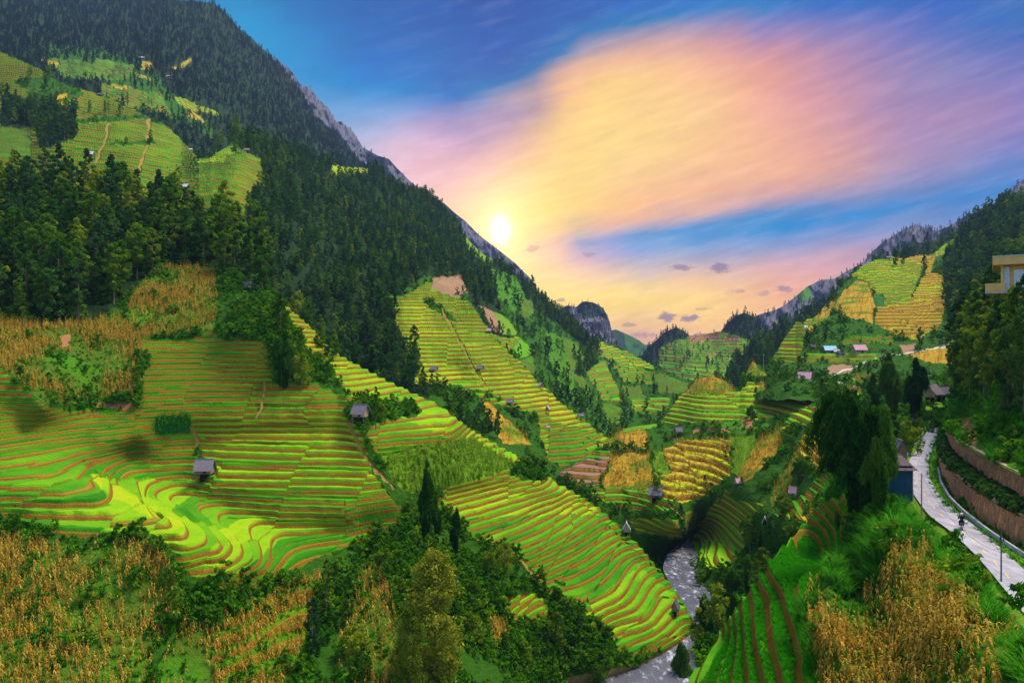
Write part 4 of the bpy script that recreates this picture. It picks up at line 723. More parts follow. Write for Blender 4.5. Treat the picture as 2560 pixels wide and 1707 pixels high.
def tube(pts, rad, sides=6):
    V = []; Q = []
    for i, p in enumerate(pts):
        p = Vector(p); q = (Vector(pts[min(i+1, len(pts)-1)])-Vector(pts[max(i-1, 0)])).normalized()
        u = q.orthogonal().normalized(); w = q.cross(u)
        for s in range(sides):
            a = 2*math.pi*s/sides; V.append(tuple(p+(u*math.cos(a)+w*math.sin(a))*rad[i]))
    for i in range(len(pts)-1):
        for s in range(sides):
            a, b = i*sides+s, i*sides+(s+1) % sides; Q.append((a, b, b+sides, a+sides))
    return V, Q
def join(parts):
    V = []; Q = []; o = 0
    for v, q in parts:
        V += [tuple(x) for x in v]; Q += [tuple(i+o for i in f) for f in q]; o += len(v)
    return V, Q
def trunk_mesh(name, seed, h, r, z0, cr):
    rs = random.Random(seed); bend = rs.uniform(-.3, .3)
    pts = [(bend*math.sin(t*2.5), bend*.6*math.sin(t*2), h*.93*t) for t in [0, .15, .35, .55, .75, 1]]
    parts = [tube(pts, [r*1.25, r, r*.85, r*.65, r*.4, r*.08])]
    for i in range(9):
        z = z0+(h*.85-z0)*i/9; a = rs.random()*6.28; l = cr*(.55+.4*rs.random())*(1-.4*i/9)
        parts.append(tube([(0, 0, z), (math.cos(a)*l*.5, math.sin(a)*l*.5, z+l*.35), (math.cos(a)*l, math.sin(a)*l, z+l*.55)], [r*.35, r*.2, r*.05], 4))
    V, Q = join(parts); return np_mesh(name, V, Q, M['bark'], True)
TREES = {}
def tree_kind(key, seed, h, r, z0, ncl, per, leaf, m, shape, tr=.16, **kw):
    TREES.setdefault(key, []).append((crown_mesh('crown', seed, h, r, z0, ncl, per, leaf, M[m], shape, **kw), trunk_mesh('trunk', seed, h, tr*h/12, z0, r), h))
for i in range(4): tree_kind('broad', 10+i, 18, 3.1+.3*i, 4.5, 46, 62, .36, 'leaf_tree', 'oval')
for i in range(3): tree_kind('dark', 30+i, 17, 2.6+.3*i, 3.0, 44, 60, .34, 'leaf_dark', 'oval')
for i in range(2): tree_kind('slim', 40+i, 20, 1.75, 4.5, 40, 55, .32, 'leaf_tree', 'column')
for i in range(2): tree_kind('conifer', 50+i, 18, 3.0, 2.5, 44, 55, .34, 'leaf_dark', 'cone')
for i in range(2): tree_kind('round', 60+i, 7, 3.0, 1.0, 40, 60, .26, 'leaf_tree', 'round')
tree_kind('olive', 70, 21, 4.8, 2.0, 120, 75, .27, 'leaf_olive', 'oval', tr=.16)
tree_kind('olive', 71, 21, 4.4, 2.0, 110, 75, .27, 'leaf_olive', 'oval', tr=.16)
def bamboo(seed, h, r, n, lean=(0, 0), droop=1.0, dens=1.0):
    """arching culms whose drooping tops carry hanging leaf sprays"""
    rs = np.random.default_rng(seed); culms = []; cen = []; lvs = []
    npl = max(5, n//9); pl = [(rs.random()*2*math.pi, .35+.65*rs.random(), 0.38+.62*rs.random()**.8, rs.random()*.3) for _ in range(npl)]
    pl[0] = (pl[0][0], .25, 1.0, .2)
    for i in range(n):
        pa_, po_, ph_, pt_ = pl[i % npl]
        a = pa_+rs.normal()*.28; b0 = rs.random()*r*.30; hh = h*ph_*(.86+.14*rs.random()); out = r*po_*(.8+.3*rs.random()); pts = []
        for t in np.linspace(0, 1, 11):
            o = b0+out*t**2.0; z = hh*(1.0-(1-min(t/.74, 1))**1.7) - (hh*.20*droop*((t-.74)/.26)**1.4 if t > .74 else 0)
            pts.append((math.cos(a)*o+lean[0]*t**1.5, math.sin(a)*o+lean[1]*t**1.5, z))
        culms.append(tube(pts, [.07, .065, .06, .055, .05, .045, .04, .03, .022, .015, .006], 4))
        ns = int(30*dens); t = .05+.95*rs.random(ns)**.95; ip = np.stack([np.interp(t, np.linspace(0, 1, 11), [p[j] for p in pts]) for j in range(3)], 1)
        ip += rs.normal(size=(ns, 3))*np.array([.5, .5, .3])*(r*.11)
        tone = pt_
        for c, tt in zip(ip, t):
            m_ = 13; L_ = (.9+.9*rs.random())*droop; u = rs.random(m_); off = rs.normal(size=(m_, 3))*[.26, .26, .12]*(.5+u[:, None]*.7); off[:, 2] -= u*L_
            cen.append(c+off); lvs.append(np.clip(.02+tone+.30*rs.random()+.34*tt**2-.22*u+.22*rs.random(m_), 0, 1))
    cen = np.concatenate(cen); lv = np.concatenate(lvs); cen[:, 2] = np.maximum(cen[:, 2], .3)
    V, Q = quads_leaf(cen, .46, .20, .25, rs, 2.2); V[:, 2] = np.maximum(V[:, 2], .03)
    me = np_mesh('crown', V, Q, M['leaf_bamboo']); at_ = me.attributes.new('lv', 'FLOAT', 'POINT'); at_.data.foreach_set('value', np.repeat(lv, 4).astype(np.float32))
    V, Q = join(culms); return (me, np_mesh('culm', V, Q, M['culm'], True), h)
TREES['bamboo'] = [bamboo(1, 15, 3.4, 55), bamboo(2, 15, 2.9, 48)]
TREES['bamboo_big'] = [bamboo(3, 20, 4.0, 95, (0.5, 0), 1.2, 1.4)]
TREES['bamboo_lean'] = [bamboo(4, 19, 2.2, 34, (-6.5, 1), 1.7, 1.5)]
def put_tree(kind, pos, h, label, group=None, name='tree', cat='tree', var=None, rz=None, wide=1.0):
    lst = TREES[kind]; cr, tr, bh = lst[random.randrange(len(lst)) if var is None else var]
    if kind == 'round': name, cat = 'bush', 'bush'
    e = bpy.data.objects.new(name, None); link(e); e.location = pos; s = h/bh
    e.scale = (s*wide, s*wide, s); e.rotation_euler = (0, 0, random.random()*6.28 if rz is None else rz); tag(e, label, cat, group)
    t = bpy.data.objects.new('culms' if kind.startswith('bamboo') else 'trunk', tr); link(t, e); c = bpy.data.objects.new('crown', cr); link(c, e); return e

# low-poly versions used only inside the mass forests / ground cover
LIB = {}
def lib(name, meshes):
    col = bpy.data.collections.new(name)
    for m_ in meshes: col.objects.link(bpy.data.objects.new(name, m_))
    LIB[name] = col
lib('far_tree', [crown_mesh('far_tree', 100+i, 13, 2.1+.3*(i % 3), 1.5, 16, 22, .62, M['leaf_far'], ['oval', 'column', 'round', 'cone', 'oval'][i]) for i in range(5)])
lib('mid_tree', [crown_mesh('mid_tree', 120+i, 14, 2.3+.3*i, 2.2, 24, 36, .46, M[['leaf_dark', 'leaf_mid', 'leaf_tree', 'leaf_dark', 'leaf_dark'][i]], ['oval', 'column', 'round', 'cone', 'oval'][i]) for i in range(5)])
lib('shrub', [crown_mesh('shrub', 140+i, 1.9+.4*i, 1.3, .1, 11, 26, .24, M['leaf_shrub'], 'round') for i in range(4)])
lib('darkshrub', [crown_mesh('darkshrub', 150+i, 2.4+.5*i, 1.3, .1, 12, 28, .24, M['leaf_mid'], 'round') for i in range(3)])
def blades(name, seed, n, h, r, w, m, arch=.8, seg=3, up=.3):
    rs = np.random.default_rng(seed); V = []; Q = []; lv = []
    for i in range(n):
        a = rs.random()*6.283; b0 = rs.random()*r*.35; bx, by = math.cos(a)*b0, math.sin(a)*b0; a2 = a+rs.normal()*.5
        L_ = h*(.55+.5*rs.random()); ou = arch*L_*(.25+.75*rs.random()); wd = w*(.7+.6*rs.random()); px, py = -math.sin(a2)*wd/2, math.cos(a2)*wd/2
        base = len(V); lvv = rs.random()
        for s in range(seg+1):
            t = s/seg; x = bx+math.cos(a2)*ou*t**1.8; y = by+math.sin(a2)*ou*t**1.8; z = L_*(t-.38*arch*t**2.6)+up*0
            k_ = 1-t*.85; V += [(x-px*k_, y-py*k_, z), (x+px*k_, y+py*k_, z)]; lv += [.3*lvv+.5*t]*2
        for s in range(seg): q = base+2*s; Q.append((q, q+1, q+3, q+2))
    me = np_mesh(name, V, Q, M[m]); at_ = me.attributes.new('lv', 'FLOAT', 'POINT'); at_.data.foreach_set('value', np.array(lv, np.float32)); return me
lib('tallgrass', [blades('tallgrass', 200+i, 46, 2.5, .9, .10, 'leaf_grass', .85, 4) for i in range(4)])
lib('shortgrass', [blades('shortgrass', 210+i, 26, .75, .6, .07, 'leaf_grass', .7, 2) for i in range(3)])
lib('rice', [blades('rice', 220+i, 22, .62, .42, .05, 'leaf_rice', .45, 2) for i in range(3)])
def corn(seed, m='leaf_corn', leaves=8):
    rs = np.random.default_rng(seed); V, Q = tube([(0, 0, 0), (.03, 0, 1.2), (.05*rs.normal(), .05*rs.normal(), 2.3)], [.03, .025, .01], 3); V = list(V); Q = list(Q); lv = [.4]*len(V)
    for i in range(leaves):
        z = .35+1.8*i/leaves; a = rs.random()*6.283; L_ = .62*(.7+.6*rs.random()); w = .085; b = len(V)
        for t in (0, .35, .7, 1):
            x, y, zz = math.cos(a)*L_*t*.8, math.sin(a)*L_*t*.8, z+.30*t-.85*t*t*(.6+.6*rs.random()); k_ = w*(1-.8*abs(t-.3)); px, py = -math.sin(a)*k_, math.cos(a)*k_
            V += [(x-px, y-py, zz), (x+px, y+py, zz)]; lv += [.2+.6*rs.random()]*2
        for s in range(3): q = b+2*s; Q.append((q, q+1, q+3, q+2))
    b = len(V); V += [(.0, 0, 2.2), (.12, .05, 2.6), (.0, .05, 2.62), (-.12, -.03, 2.55)]; Q.append((b, b+1, b+2, b+3)); lv += [.9]*4
    # cob
    me = np_mesh('maize', V, Q, M[m]); at_ = me.attributes.new('lv', 'FLOAT', 'POINT'); at_.data.foreach_set('value', np.array(lv, np.float32)); return me
lib('corn', [corn(300+i) for i in range(5)]); lib('greencorn', [corn(310+i, 'leaf_corn_green') for i in range(4)])
lib('darkcorn', [corn(320+i, 'leaf_grass', 9) for i in range(3)])

def instancer(name, label, cat, pts, rots, scl, libname, kind='stuff', tilt=.06):
    n = len(pts)
    me = bpy.data.meshes.new(name); me.vertices.add(n); me.vertices.foreach_set('co', np.asarray(pts, np.float32).ravel())
    r = np.zeros((n, 3), np.float32); r[:, 2] = rots; r[:, :2] = np.random.default_rng(n).normal(size=(n, 2))*tilt
    a = me.attributes.new('rot', 'FLOAT_VECTOR', 'POINT'); a.data.foreach_set('vector', r.ravel())
    a = me.attributes.new('scl', 'FLOAT', 'POINT'); a.data.foreach_set('value', np.asarray(scl, np.float32))
    o = bpy.data.objects.new(name, me); link(o); tag(o, label, cat, None, kind)
    ng = bpy.data.node_groups.new(name, 'GeometryNodeTree'); ng.interface.new_socket('Geometry', in_out='INPUT', socket_type='NodeSocketGeometry'); ng.interface.new_socket('Geometry', in_out='OUTPUT', socket_type='NodeSocketGeometry')
    gi = ng.nodes.new('NodeGroupInput'); go = ng.nodes.new('NodeGroupOutput'); ip = ng.nodes.new('GeometryNodeInstanceOnPoints'); ci = ng.nodes.new('GeometryNodeCollectionInfo')
    ci.inputs['Collection'].default_value = LIB[libname]; ci.inputs['Separate Children'].default_value = True; ci.inputs['Reset Children'].default_value = True
    ip.inputs['Pick Instance'].default_value = True
    ra = ng.nodes.new('GeometryNodeInputNamedAttribute'); ra.data_type = 'FLOAT_VECTOR'; ra.inputs['Name'].default_value = 'rot'
    sa = ng.nodes.new('GeometryNodeInputNamedAttribute'); sa.data_type = 'FLOAT'; sa.inputs['Name'].default_value = 'scl'
    l = ng.links.new; l(gi.outputs[0], ip.inputs['Points']); l(ci.outputs[0], ip.inputs['Instance']); l(ra.outputs[0], ip.inputs['Rotation']); l(sa.outputs[0], ip.inputs['Scale']); l(ip.outputs[0], go.inputs[0])
    md = o.modifiers.new('scatter', 'NODES'); md.node_group = ng; return o
def pick(S, zones, density, seed, cap=60000, poly=None, excl=None, clump=0.0, line=None, lw=10, top=False):
    """random surface points in the given zones, density per square metre of ground"""
    rs = np.random.default_rng(seed); zi = S.zi[:-1, :-1]; w = np.isin(zi, [ZN.index(z) for z in zones]).astype(float) if zones else np.ones(zi.shape)
    X, Y = S.X[:-1, :-1], S.Y[:-1, :-1]
    if poly is not None: w = w*inpoly(X, Y, poly)
    if excl is not None:
        for e in excl: w = w*(~inpoly(X, Y, e))
    if line is not None: w = w*(segdist(X, Y, line) < lw)
    if top: w = w*S.toprow[:-1, :-1]
    if clump: w = w*np.clip((S.dens[:-1, :-1]-.5)*clump+.5, 0.02, 1.5)
    w = w*S.area; tot = w.sum()
    if tot <= 0: return np.zeros((0, 3))
    n = min(cap, int(tot*density)); i = rs.choice(w.size, n, p=(w/tot).ravel()); r, c = np.unravel_index(i, w.shape)
    u, v = rs.random((n, 1)), rs.random((n, 1)); V = S.V
    p = V[r, c]*(1-u)*(1-v)+V[r+1, c]*u*(1-v)+V[r, c+1]*(1-u)*v+V[r+1, c+1]*u*v
    return p
def scat(name, label, cat, lists, libname, s0, s1, sink=.1):
    p = np.concatenate(lists); p = p.copy(); p[:, 2] -= sink; n = len(p); rs = np.random.default_rng(n+len(name))
    instancer(name, label, cat, p, rs.random(n)*6.283, s0+(s1-s0)*rs.random(n)**1.5, libname); print(name, n)

EAST = [(2371,1000),(2330,1050),(2290,1095),(2246,1135),(2236,1178),(2240,1226),(2262,1270),(2290,1316),(2340,1360),(2380,1402),(2420,1444),(2460,1496),(2500,1550),(2680,1780),(2790,1000)]
lib('hedgebush', [crown_mesh('hedgebush', 160+i, 1.6, 1.1, .1, 12, 30, .18, M['leaf_dark'], 'round') for i in range(3)])
# ---- mass forests
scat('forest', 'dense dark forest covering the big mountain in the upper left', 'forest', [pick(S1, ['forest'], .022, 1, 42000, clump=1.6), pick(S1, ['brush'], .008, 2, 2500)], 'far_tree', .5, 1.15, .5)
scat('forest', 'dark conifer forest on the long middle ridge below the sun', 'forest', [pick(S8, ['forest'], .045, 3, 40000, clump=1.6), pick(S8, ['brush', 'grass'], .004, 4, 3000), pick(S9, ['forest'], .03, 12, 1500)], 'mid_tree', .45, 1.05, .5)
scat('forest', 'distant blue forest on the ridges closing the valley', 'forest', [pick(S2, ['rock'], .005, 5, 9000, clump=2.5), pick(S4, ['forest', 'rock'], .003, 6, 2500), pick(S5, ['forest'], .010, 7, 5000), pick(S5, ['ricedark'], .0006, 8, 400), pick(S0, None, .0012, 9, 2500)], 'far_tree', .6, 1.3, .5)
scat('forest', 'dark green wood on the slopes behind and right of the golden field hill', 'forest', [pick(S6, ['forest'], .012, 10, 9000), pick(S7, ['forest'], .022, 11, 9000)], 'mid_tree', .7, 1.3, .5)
# ---- shrubs and rough growth
FB = [(0,1290),(2000,1290),(2000,1707),(0,1707)]
scat('undergrowth', 'bright green bushes and weeds over the rough slopes', 'bushes', [pick(S11, ['brush'], 1.1, 20, 46000, clump=2.5), pick(S11, ['corn', 'cornt'], .07, 28, 4000), pick(S10, ['brush', 'grass'], .34, 21, 18000, clump=3), pick(S8, ['brush', 'grass'], .03, 22, 7000, clump=3), pick(S9, ['brush'], .12, 23, 6000, clump=3), pick(S7, ['brush'], .05, 24, 5000, clump=3), pick(S12, ['brush'], .15, 25, 9000, clump=3, excl=[EAST]), pick(S13, ['grass'], .30, 26, 6000, clump=2), pick(S12, ['grass'], .10, 27, 800)], 'shrub', .35, 1.15)
scat('undergrowth', 'dark thickets in the gullies between the terraces', 'bushes', [pick(S11, ['brush', 'forest'], .09, 30, 6000, clump=5), pick(S10, ['brush'], .05, 31, 3000, clump=6), pick(S8, ['brush'], .012, 32, 3000, clump=6), pick(S9, ['brush'], .07, 33, 3000, clump=6), pick(S7, ['brush'], .025, 34, 2500, clump=6), pick(S12, ['brush'], .1, 35, 800, clump=5, excl=[EAST])], 'darkshrub', .5, 1.7)
scat('grass', 'short green grass and weeds between the maize stalks and on banks', 'grass', [pick(S11, ['corn', 'cornt'], .6, 40, 12000), pick(S12, ['corn', 'brush'], 1.6, 41, 12000), pick(S10, ['grass', 'gold'], .12, 43, 4000)], 'shortgrass', .6, 1.5, .03)
road_zone = [(2371,1030),(2349,1053),(2320,1071),(2300,1116),(2275,1145),(2265,1178),(2276,1218),(2300,1250),(2333,1288),(2392,1317),(2432,1354),(2472,1396),(2512,1442),(2560,1500),(2760,1720),(2760,1400),(2560,1330),(2400,1100)]
scat('grass', 'short yellow green verge grass between the road and the stone wall', 'grass', [pick(S12, ['lawn'], 5.0, 42, 5000)], 'shortgrass', .15, .42, .02)
scat('tall_grass', 'tall arching green grass on the bank below the road', 'grass', [pick(S12, ['grass'], 1.1, 44, 9000, excl=[EAST]), pick(S13, ['grass'], .45, 45, 5000), pick(S12, ['brush'], 1.6, 48, 9000, excl=[EAST])], 'tallgrass', .55, 1.25, .05)
scat('rice_plants', 'rice standing on the nearest terraces in the lower right', 'rice', [pick(S12, ['ricedark'], 14, 46, 30000, poly=[(1725,1760),(1900,1440),(2130,1240),(2130,1440),(2040,1760)], top=True)], 'rice', .7, 1.25, .03)
scat('tall_grass', 'big arching clumps of tall green grass along the left edge of the road', 'grass', [pick(S12, ['grass', 'brush'], 1.2, 47, 2600, excl=[[(x+16, y-6) for x, y in EAST]], poly=[(2200,1330),(2290,1330),(2390,1440),(2500,1560),(2640,1720),(2760,1900),(2540,1800),(2450,1560),(2380,1440),(2300,1360)])], 'tallgrass', .75, 1.35, .1)
# ---- maize
scat('maize_field', 'dry golden maize stalks on the slope in the lower left and middle left', 'maize', [pick(S11, ['corn'], 4.2, 50, 95000, clump=2.0), pick(S11, ['cornt'], 3.6, 51, 14000, top=True)], 'corn', .5, .95, .05)
scat('maize_field', 'dry brown maize standing in the lower right below the tall grass', 'maize', [pick(S12, ['corn'], 4.6, 52, 16000, clump=3)], 'corn', .55, .95, .05)
scat('maize_field', 'golden maize on the mounds and hills across the valley', 'maize', [pick(S10, ['gold', 'corn', 'pink'], .45, 53, 8000), pick(S10, ['goldt'], .25, 54, 2500), pick(S7, ['gold'], .12, 55, 4000), pick(S9, ['gold'], .3, 56, 1500), pick(S8, ['corn', 'gold', 'pink'], .05, 57, 2000)], 'corn', .8, 1.3, .05)
scat('maize_field', 'yellow green maize in the triangular field on the terraced hillside', 'maize', [pick(S11, ['gcorn'], 1.6, 58, 6000), pick(S10, ['gcorn'], .5, 59, 1500)], 'greencorn', .7, 1.05, .05)
scat('maize_field', 'small dark green maize patch between the terraces', 'maize', [pick(S11, ['dcorn'], 3, 60, 900)], 'darkcorn', .8, 1.0, .05)
sh = []
for q in np.linspace(0, 1, 260):
    a_ = np.array([np.interp(q*79, np.arange(80), a[:, i]) for i in range(3)]); b_ = np.array([np.interp(q*79, np.arange(80), b[:, i]) for i in range(3)])
    for u in (.35, .65): v_ = a_*(1-u)+b_*u; sh.append((v_[0]+.3+random.uniform(-.4, .4), v_[1], PZ))
scat('hedge', 'dark green bushes growing on the shelf between the two stone walls', 'bushes', [np.array(sh)], 'hedgebush', .55, 1.0, .05)

# ---- single trees
G1 = 'trees of the dense wood on the left hillside'
LBL = ['slender dark green tree in the dense wood on the left hillside']
belt = [(-120,455),(0,470),(240,470),(420,530),(570,575),(650,650),(670,735),(640,745),(600,700),(540,680),(420,668),(372,695),(345,722),(305,760),(250,798),(130,806),(0,790),(-120,790)]
def spaced(S, poly, n, dmin, seed, zones=None):
    c = pick(S, zones, 10, seed, n*30, poly=poly); out = []
    for p in c:
        if all((p[0]-q[0])**2+(p[1]-q[1])**2+(p[2]-q[2])**2 > dmin*dmin for q in out): out.append(p)
        if len(out) >= n: break
    return out
for p in spaced(S11, belt, 150, 5.0, 70):
    kd = random.choices(['broad', 'dark', 'slim'], [5, 3, 2])[0]
    put_tree(kd, Vector(p)-Vector((0, 0, .4)), random.uniform(13, 21), LBL[0], G1)
scat('forest', 'low dark trees filling the gaps in the dense wood on the left hillside', 'forest', [pick(S11, ['forest'], .022, 13, 260)], 'mid_tree', .7, 1.1, .4)
G2 = 'tall trees on the wooded bank above the walls'
for p in spaced(S13, [(2380,1000),(2400,900),(2440,850),(2560,760),(2760,680),(2760,1020),(2560,1040),(2430,1040)], 42, 4.0, 71):
    kd = random.choices(['broad', 'dark', 'slim', 'conifer'], [4, 4, 3, 1])[0]
    hh = random.uniform(13, 20); pxx = CX+F*p[0]/p[1]
    if 2400 < pxx < 2640 and p[1] < 168: hh = max(6, min(hh, (CY-random.uniform(745, 790))/F*p[1]-p[2]))
    put_tree(kd, Vector(p)-Vector((0, 0, .4)), hh, 'tall tree in the dense wood above the stone walls at the right edge', G2)
#@@OBJ2
# ------------------------------------------------------------------ solid helpers
def box(x0, x1, y0, y1, z0, z1):
    v = [(x0,y0,z0),(x1,y0,z0),(x1,y1,z0),(x0,y1,z0),(x0,y0,z1),(x1,y0,z1),(x1,y1,z1),(x0,y1,z1)]
    return v, [(0,3,2,1),(4,5,6,7),(0,1,5,4),(1,2,6,5),(2,3,7,6),(3,0,4,7)]
def solid(name, parts, m, parent, smooth=False, bevel=0):
    V, Q = join(parts); me = bpy.data.meshes.new(name); me.from_pydata([tuple(v) for v in V], [], Q); me.materials.append(m)
    for p in me.polygons: p.use_smooth = smooth
    o = bpy.data.objects.new(name, me); link(o, parent)
    if bevel:
        b = o.modifiers.new('bevel', 'BEVEL'); b.width = bevel; b.segments = 2
    return o
def root_at(name, pos, rz, label, cat, group=None):
    e = bpy.data.objects.new(name, None); link(e); e.location = pos; e.rotation_euler = (0, 0, rz); return tag(e, label, cat, group)
def ground(S, px, py): return at(S, px, py)
def roof_parts(w, d, z0, rise, ov, th, ribs=0):
    """gable roof, ridge along x"""
    parts = []
    for s in (-1, 1):
        ye = s*(d/2+ov); ze = z0-ov*rise/(d/2)
        x0, x1 = -w/2-ov, w/2+ov
        v = [(x0, ye, ze), (x1, ye, ze), (x1, 0, z0+rise), (x0, 0, z0+rise), (x0, ye, ze+th), (x1, ye, ze+th), (x1, 0, z0+rise+th), (x0, 0, z0+rise+th)]
        parts.append((v, [(0,3,2,1),(4,5,6,7),(0,1,5,4),(1,2,6,5),(3,0,4,7)]))
        for i in range(ribs):
            x = x0+(x1-x0)*(i+.5)/ribs; r_ = .03
            v = [(x-r_, ye, ze+th), (x+r_, ye, ze+th), (x+r_, 0, z0+rise+th), (x-r_, 0, z0+rise+th), (x-r_, ye, ze+th+.05), (x+r_, ye, ze+th+.05), (x+r_, 0, z0+rise+th+.05), (x-r_, 0, z0+rise+th+.05)]
            parts.append((v, [(4,5,6,7),(0,1,5,4),(1,2,6,5),(3,0,4,7)]))
    return parts
def hut(label, S, px, py, hpx, wpx, yaw=0, roof='thatch', walls='wood', stilts=True, cat='hut', lean=0, ladder=False, rise=.36, sink=.0, vine=False, group=None, windows=0, dep=.8):
    p = ground(S, px, py); d = p.y; h = hpx*d/F; w = wpx*d/F/1.25; dp = w*dep; name = 'stilt_hut' if stilts else 'farm_house'
    e = root_at(name, p-Vector((0, 0, sink)), yaw, label, cat, group)
    sh = h*.30 if stilts else 0; wh = h*(.27 if stilts else .52); rs_ = h-sh-wh; ov = .14*w
    if stilts:
        for sx in (-1, 1):
            for sy in (-1, 1): solid('leg', [box(sx*(w/2-.1)-.07, sx*(w/2-.1)+.07, sy*(dp/2-.1)-.07, sy*(dp/2-.1)+.07, -1.2, sh)], M['wood'], e)
        solid('floor_deck', [box(-w/2-.18*w*(1 if ladder else 0), w/2+.1, -dp/2-.1, dp/2+.1, sh, sh+.12)], M['wood'], e)
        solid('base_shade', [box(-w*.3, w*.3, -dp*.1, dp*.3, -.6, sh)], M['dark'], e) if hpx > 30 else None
        if ladder: solid('ladder', [tube([(-w/2-.9, -dp/2, -.3), (-w/2, -dp/2, sh)], [.05, .05], 4), tube([(-w/2-.9, -dp/2+.5, -.3), (-w/2, -dp/2+.5, sh)], [.05, .05], 4)]+[box(-w/2-.9*t-.03, -w/2-.9*t+.03, -dp/2, -dp/2+.5, sh-(sh+.3)*t, sh-(sh+.3)*t+.05) for t in (.2, .4, .6, .8)], M['wood'], e)
    else:
        solid('plinth', [box(-w/2-.06, w/2+.06, -dp/2-.06, dp/2+.06, -1.5, .12)], M['concrete'], e)
    z0 = sh+.12; z1 = sh+wh
    bd = []
    nb = max(5, int(w/.28))
    for i in range(nb):   # vertical boards front and back, each slightly proud or recessed
        x0 = -w/2+w*i/nb; o_ = .012*(i % 2); bd.append(box(x0+.004, x0+w/nb-.004, -dp/2-.03-o_, -dp/2+.03, z0, z1)); bd.append(box(x0+.004, x0+w/nb-.004, dp/2-.03, dp/2+.03+o_, z0, z1))
    for s in (-1, 1):
        x = s*(w/2+.002); v = [(x-s*.05, -dp/2+.03, z0), (x-s*.05, dp/2-.03, z0), (x-s*.05, dp/2-.03, z1), (x-s*.05, 0, z1+rs_*.93), (x-s*.05, -dp/2+.03, z1)]
        v2 = [(q[0]+s*.08, q[1], q[2]) for q in v]; bd.append((v+v2, [(0,1,2,3,4), (9,8,7,6,5), (0,5,6,1), (1,6,7,2), (4,9,5,0)]))
    solid('wall', bd, M[walls], e)
    dw, dh = min(.9, w*.24), (z1-z0)*.82
    solid('door', [box(-dw/2+w*.12, dw/2+w*.12, -dp/2-.07, -dp/2-.05, z0+.02, z0+dh)], M['dark'], e)
    for i in range(windows):
        x = -w*.32+i*w*.2
        fr = solid('window', [box(x-.42, x+.42, -dp/2-.09, -dp/2-.06, z0+(z1-z0)*.4, z0+(z1-z0)*.8)], M['wood'], e); solid('pane', [box(x-.34, x+.34, -dp/2-.105, -dp/2-.092, z0+(z1-z0)*.44, z0+(z1-z0)*.76)], M['dark'], fr)
    r = solid('roof', roof_parts(w, dp, z1, rs_*.9, ov, .07, int((w+2*ov)/.35)), M[roof], e)
    solid('ridge_cap', [box(-w/2-ov-.02, w/2+ov+.02, -.10, .10, z1+rs_*.9+.09, z1+rs_*.9+.15)], M[roof], r)
    if vine:
        v = crown_mesh('vine', 900, h*.42, w*.42, h*.05, 14, 30, .16, M['leaf_shrub'], 'round'); o = bpy.data.objects.new('vine', v); link(o, e); o.location = (.1*w, -.1*w, z1+.1)
    return e
UH, SP, TH, RH, GH, RS_, MT = S8, S9, S11, S10, S7, S12, S1
hut('stilt hut with grey plank roof and ladder amid the left rice terraces', TH, 512, 1200, 52, 46, R(3), 'thatch', 'wood', ladder=True, rise=.4)
hut('grey roofed stilt hut with side platform beside the slim tree on the terraces', TH, 902, 1058, 46, 40, R(-20), 'thatch', 'wood_pale', ladder=True)
hut('small dark hut at the foot of the far rice spur, nearest the wood', SP, 1085, 932, 17, 18, R(-15), 'thatch')
hut('small hut with dark roof in the middle of the far yellow terraces', SP, 1201, 933, 15, 17, R(-25), 'thatch')
hut('tiny pink grey hut high on the sunlit spur beneath the maize patch', SP, 1222, 836, 13, 13, R(-20), 'tin_pink')
hut('white roofed hut standing on the crest of the far terraced spur', SP, 1352, 975, 15, 13, R(-60), 'tin')
hut('small hut at the lower edge of the far terraces above the gully', SP, 1276, 1013, 16, 18, R(-10), 'thatch')
hut('narrow pale hut on the lower crest of the far terraced spur', SP, 1368, 1037, 18, 12, R(75), 'tin')
hut('little dark hut below the crest near the dark gully trees', SP, 1452, 1052, 13, 15, R(10), 'thatch')
hut('tiny lone hut on the shaded green terraces of the far spur', SP, 1370, 1078, 10, 9, R(0), 'tin_pink')
hut('white gabled hut on the crest of the big terraced spur above the river', TH, 1567, 1318, 34, 24, R(82), 'tin', 'wood_pale', rise=.5)
hut('dark leaning hut at the bottom of the spur beside the river', TH, 1688, 1540, 40, 22, R(60), 'thatch_dark', 'wood')
hut('vine covered stilt hut below the golden maize field', RH, 1638, 1254, 36, 34, R(-12), 'thatch', 'wood', vine=True)
hut('small brown stilt hut above the yellow terraces across the river', RH, 1697, 1090, 22, 18, R(8), 'thatch')
hut('small pale roofed hut on the green ledge above the fan of rice terraces', RH, 1845, 1216, 20, 17, R(25), 'tin_pink', 'wood_pale')
hut('grey tin roofed stilt hut beside the dark bush below the maize strip', RH, 1982, 1246, 28, 19, R(-35), 'tin_pink', 'wood_pale')
hut('white fronted open gable shelter at the foot of the orange slope', RH, 1912, 1326, 30, 17, R(70), 'tin', 'dark', rise=.5)
hut('large weathered wooden stilt house with steep roof beside the road bend', RH, 2328, 1008, 50, 50, R(38), 'thatch', 'wood_pale', cat='house')
hut('smaller wooden annex with steep gable joined to the stilt house by the road', RH, 2352, 1004, 40, 36, R(-8), 'thatch', 'wood_pale', cat='house')
hut('farmhouse with bright blue tin roof in the village', GH, 2073, 886, 20, 30, R(-4), 'tin_blue', 'wood', False, 'house', windows=1)
hut('wooden village house with faded brown roof and pale base', GH, 2148, 888, 24, 32, R(3), 'tin_pink', 'wood_pale', False, 'house', windows=2)
hut('small white roofed shed just right of the blue roofed house', GH, 2091, 890, 12, 14, R(-20), 'tin', 'wood', False, 'shed')
hut('low shed with green overgrown roof between the two village houses', GH, 2103, 893, 12, 18, R(10), 'thatch_dark', 'wood', False, 'shed', vine=True)
hut('dark old hut under the tree at the left end of the village', GH, 2031, 876, 14, 17, R(-20), 'thatch_dark')
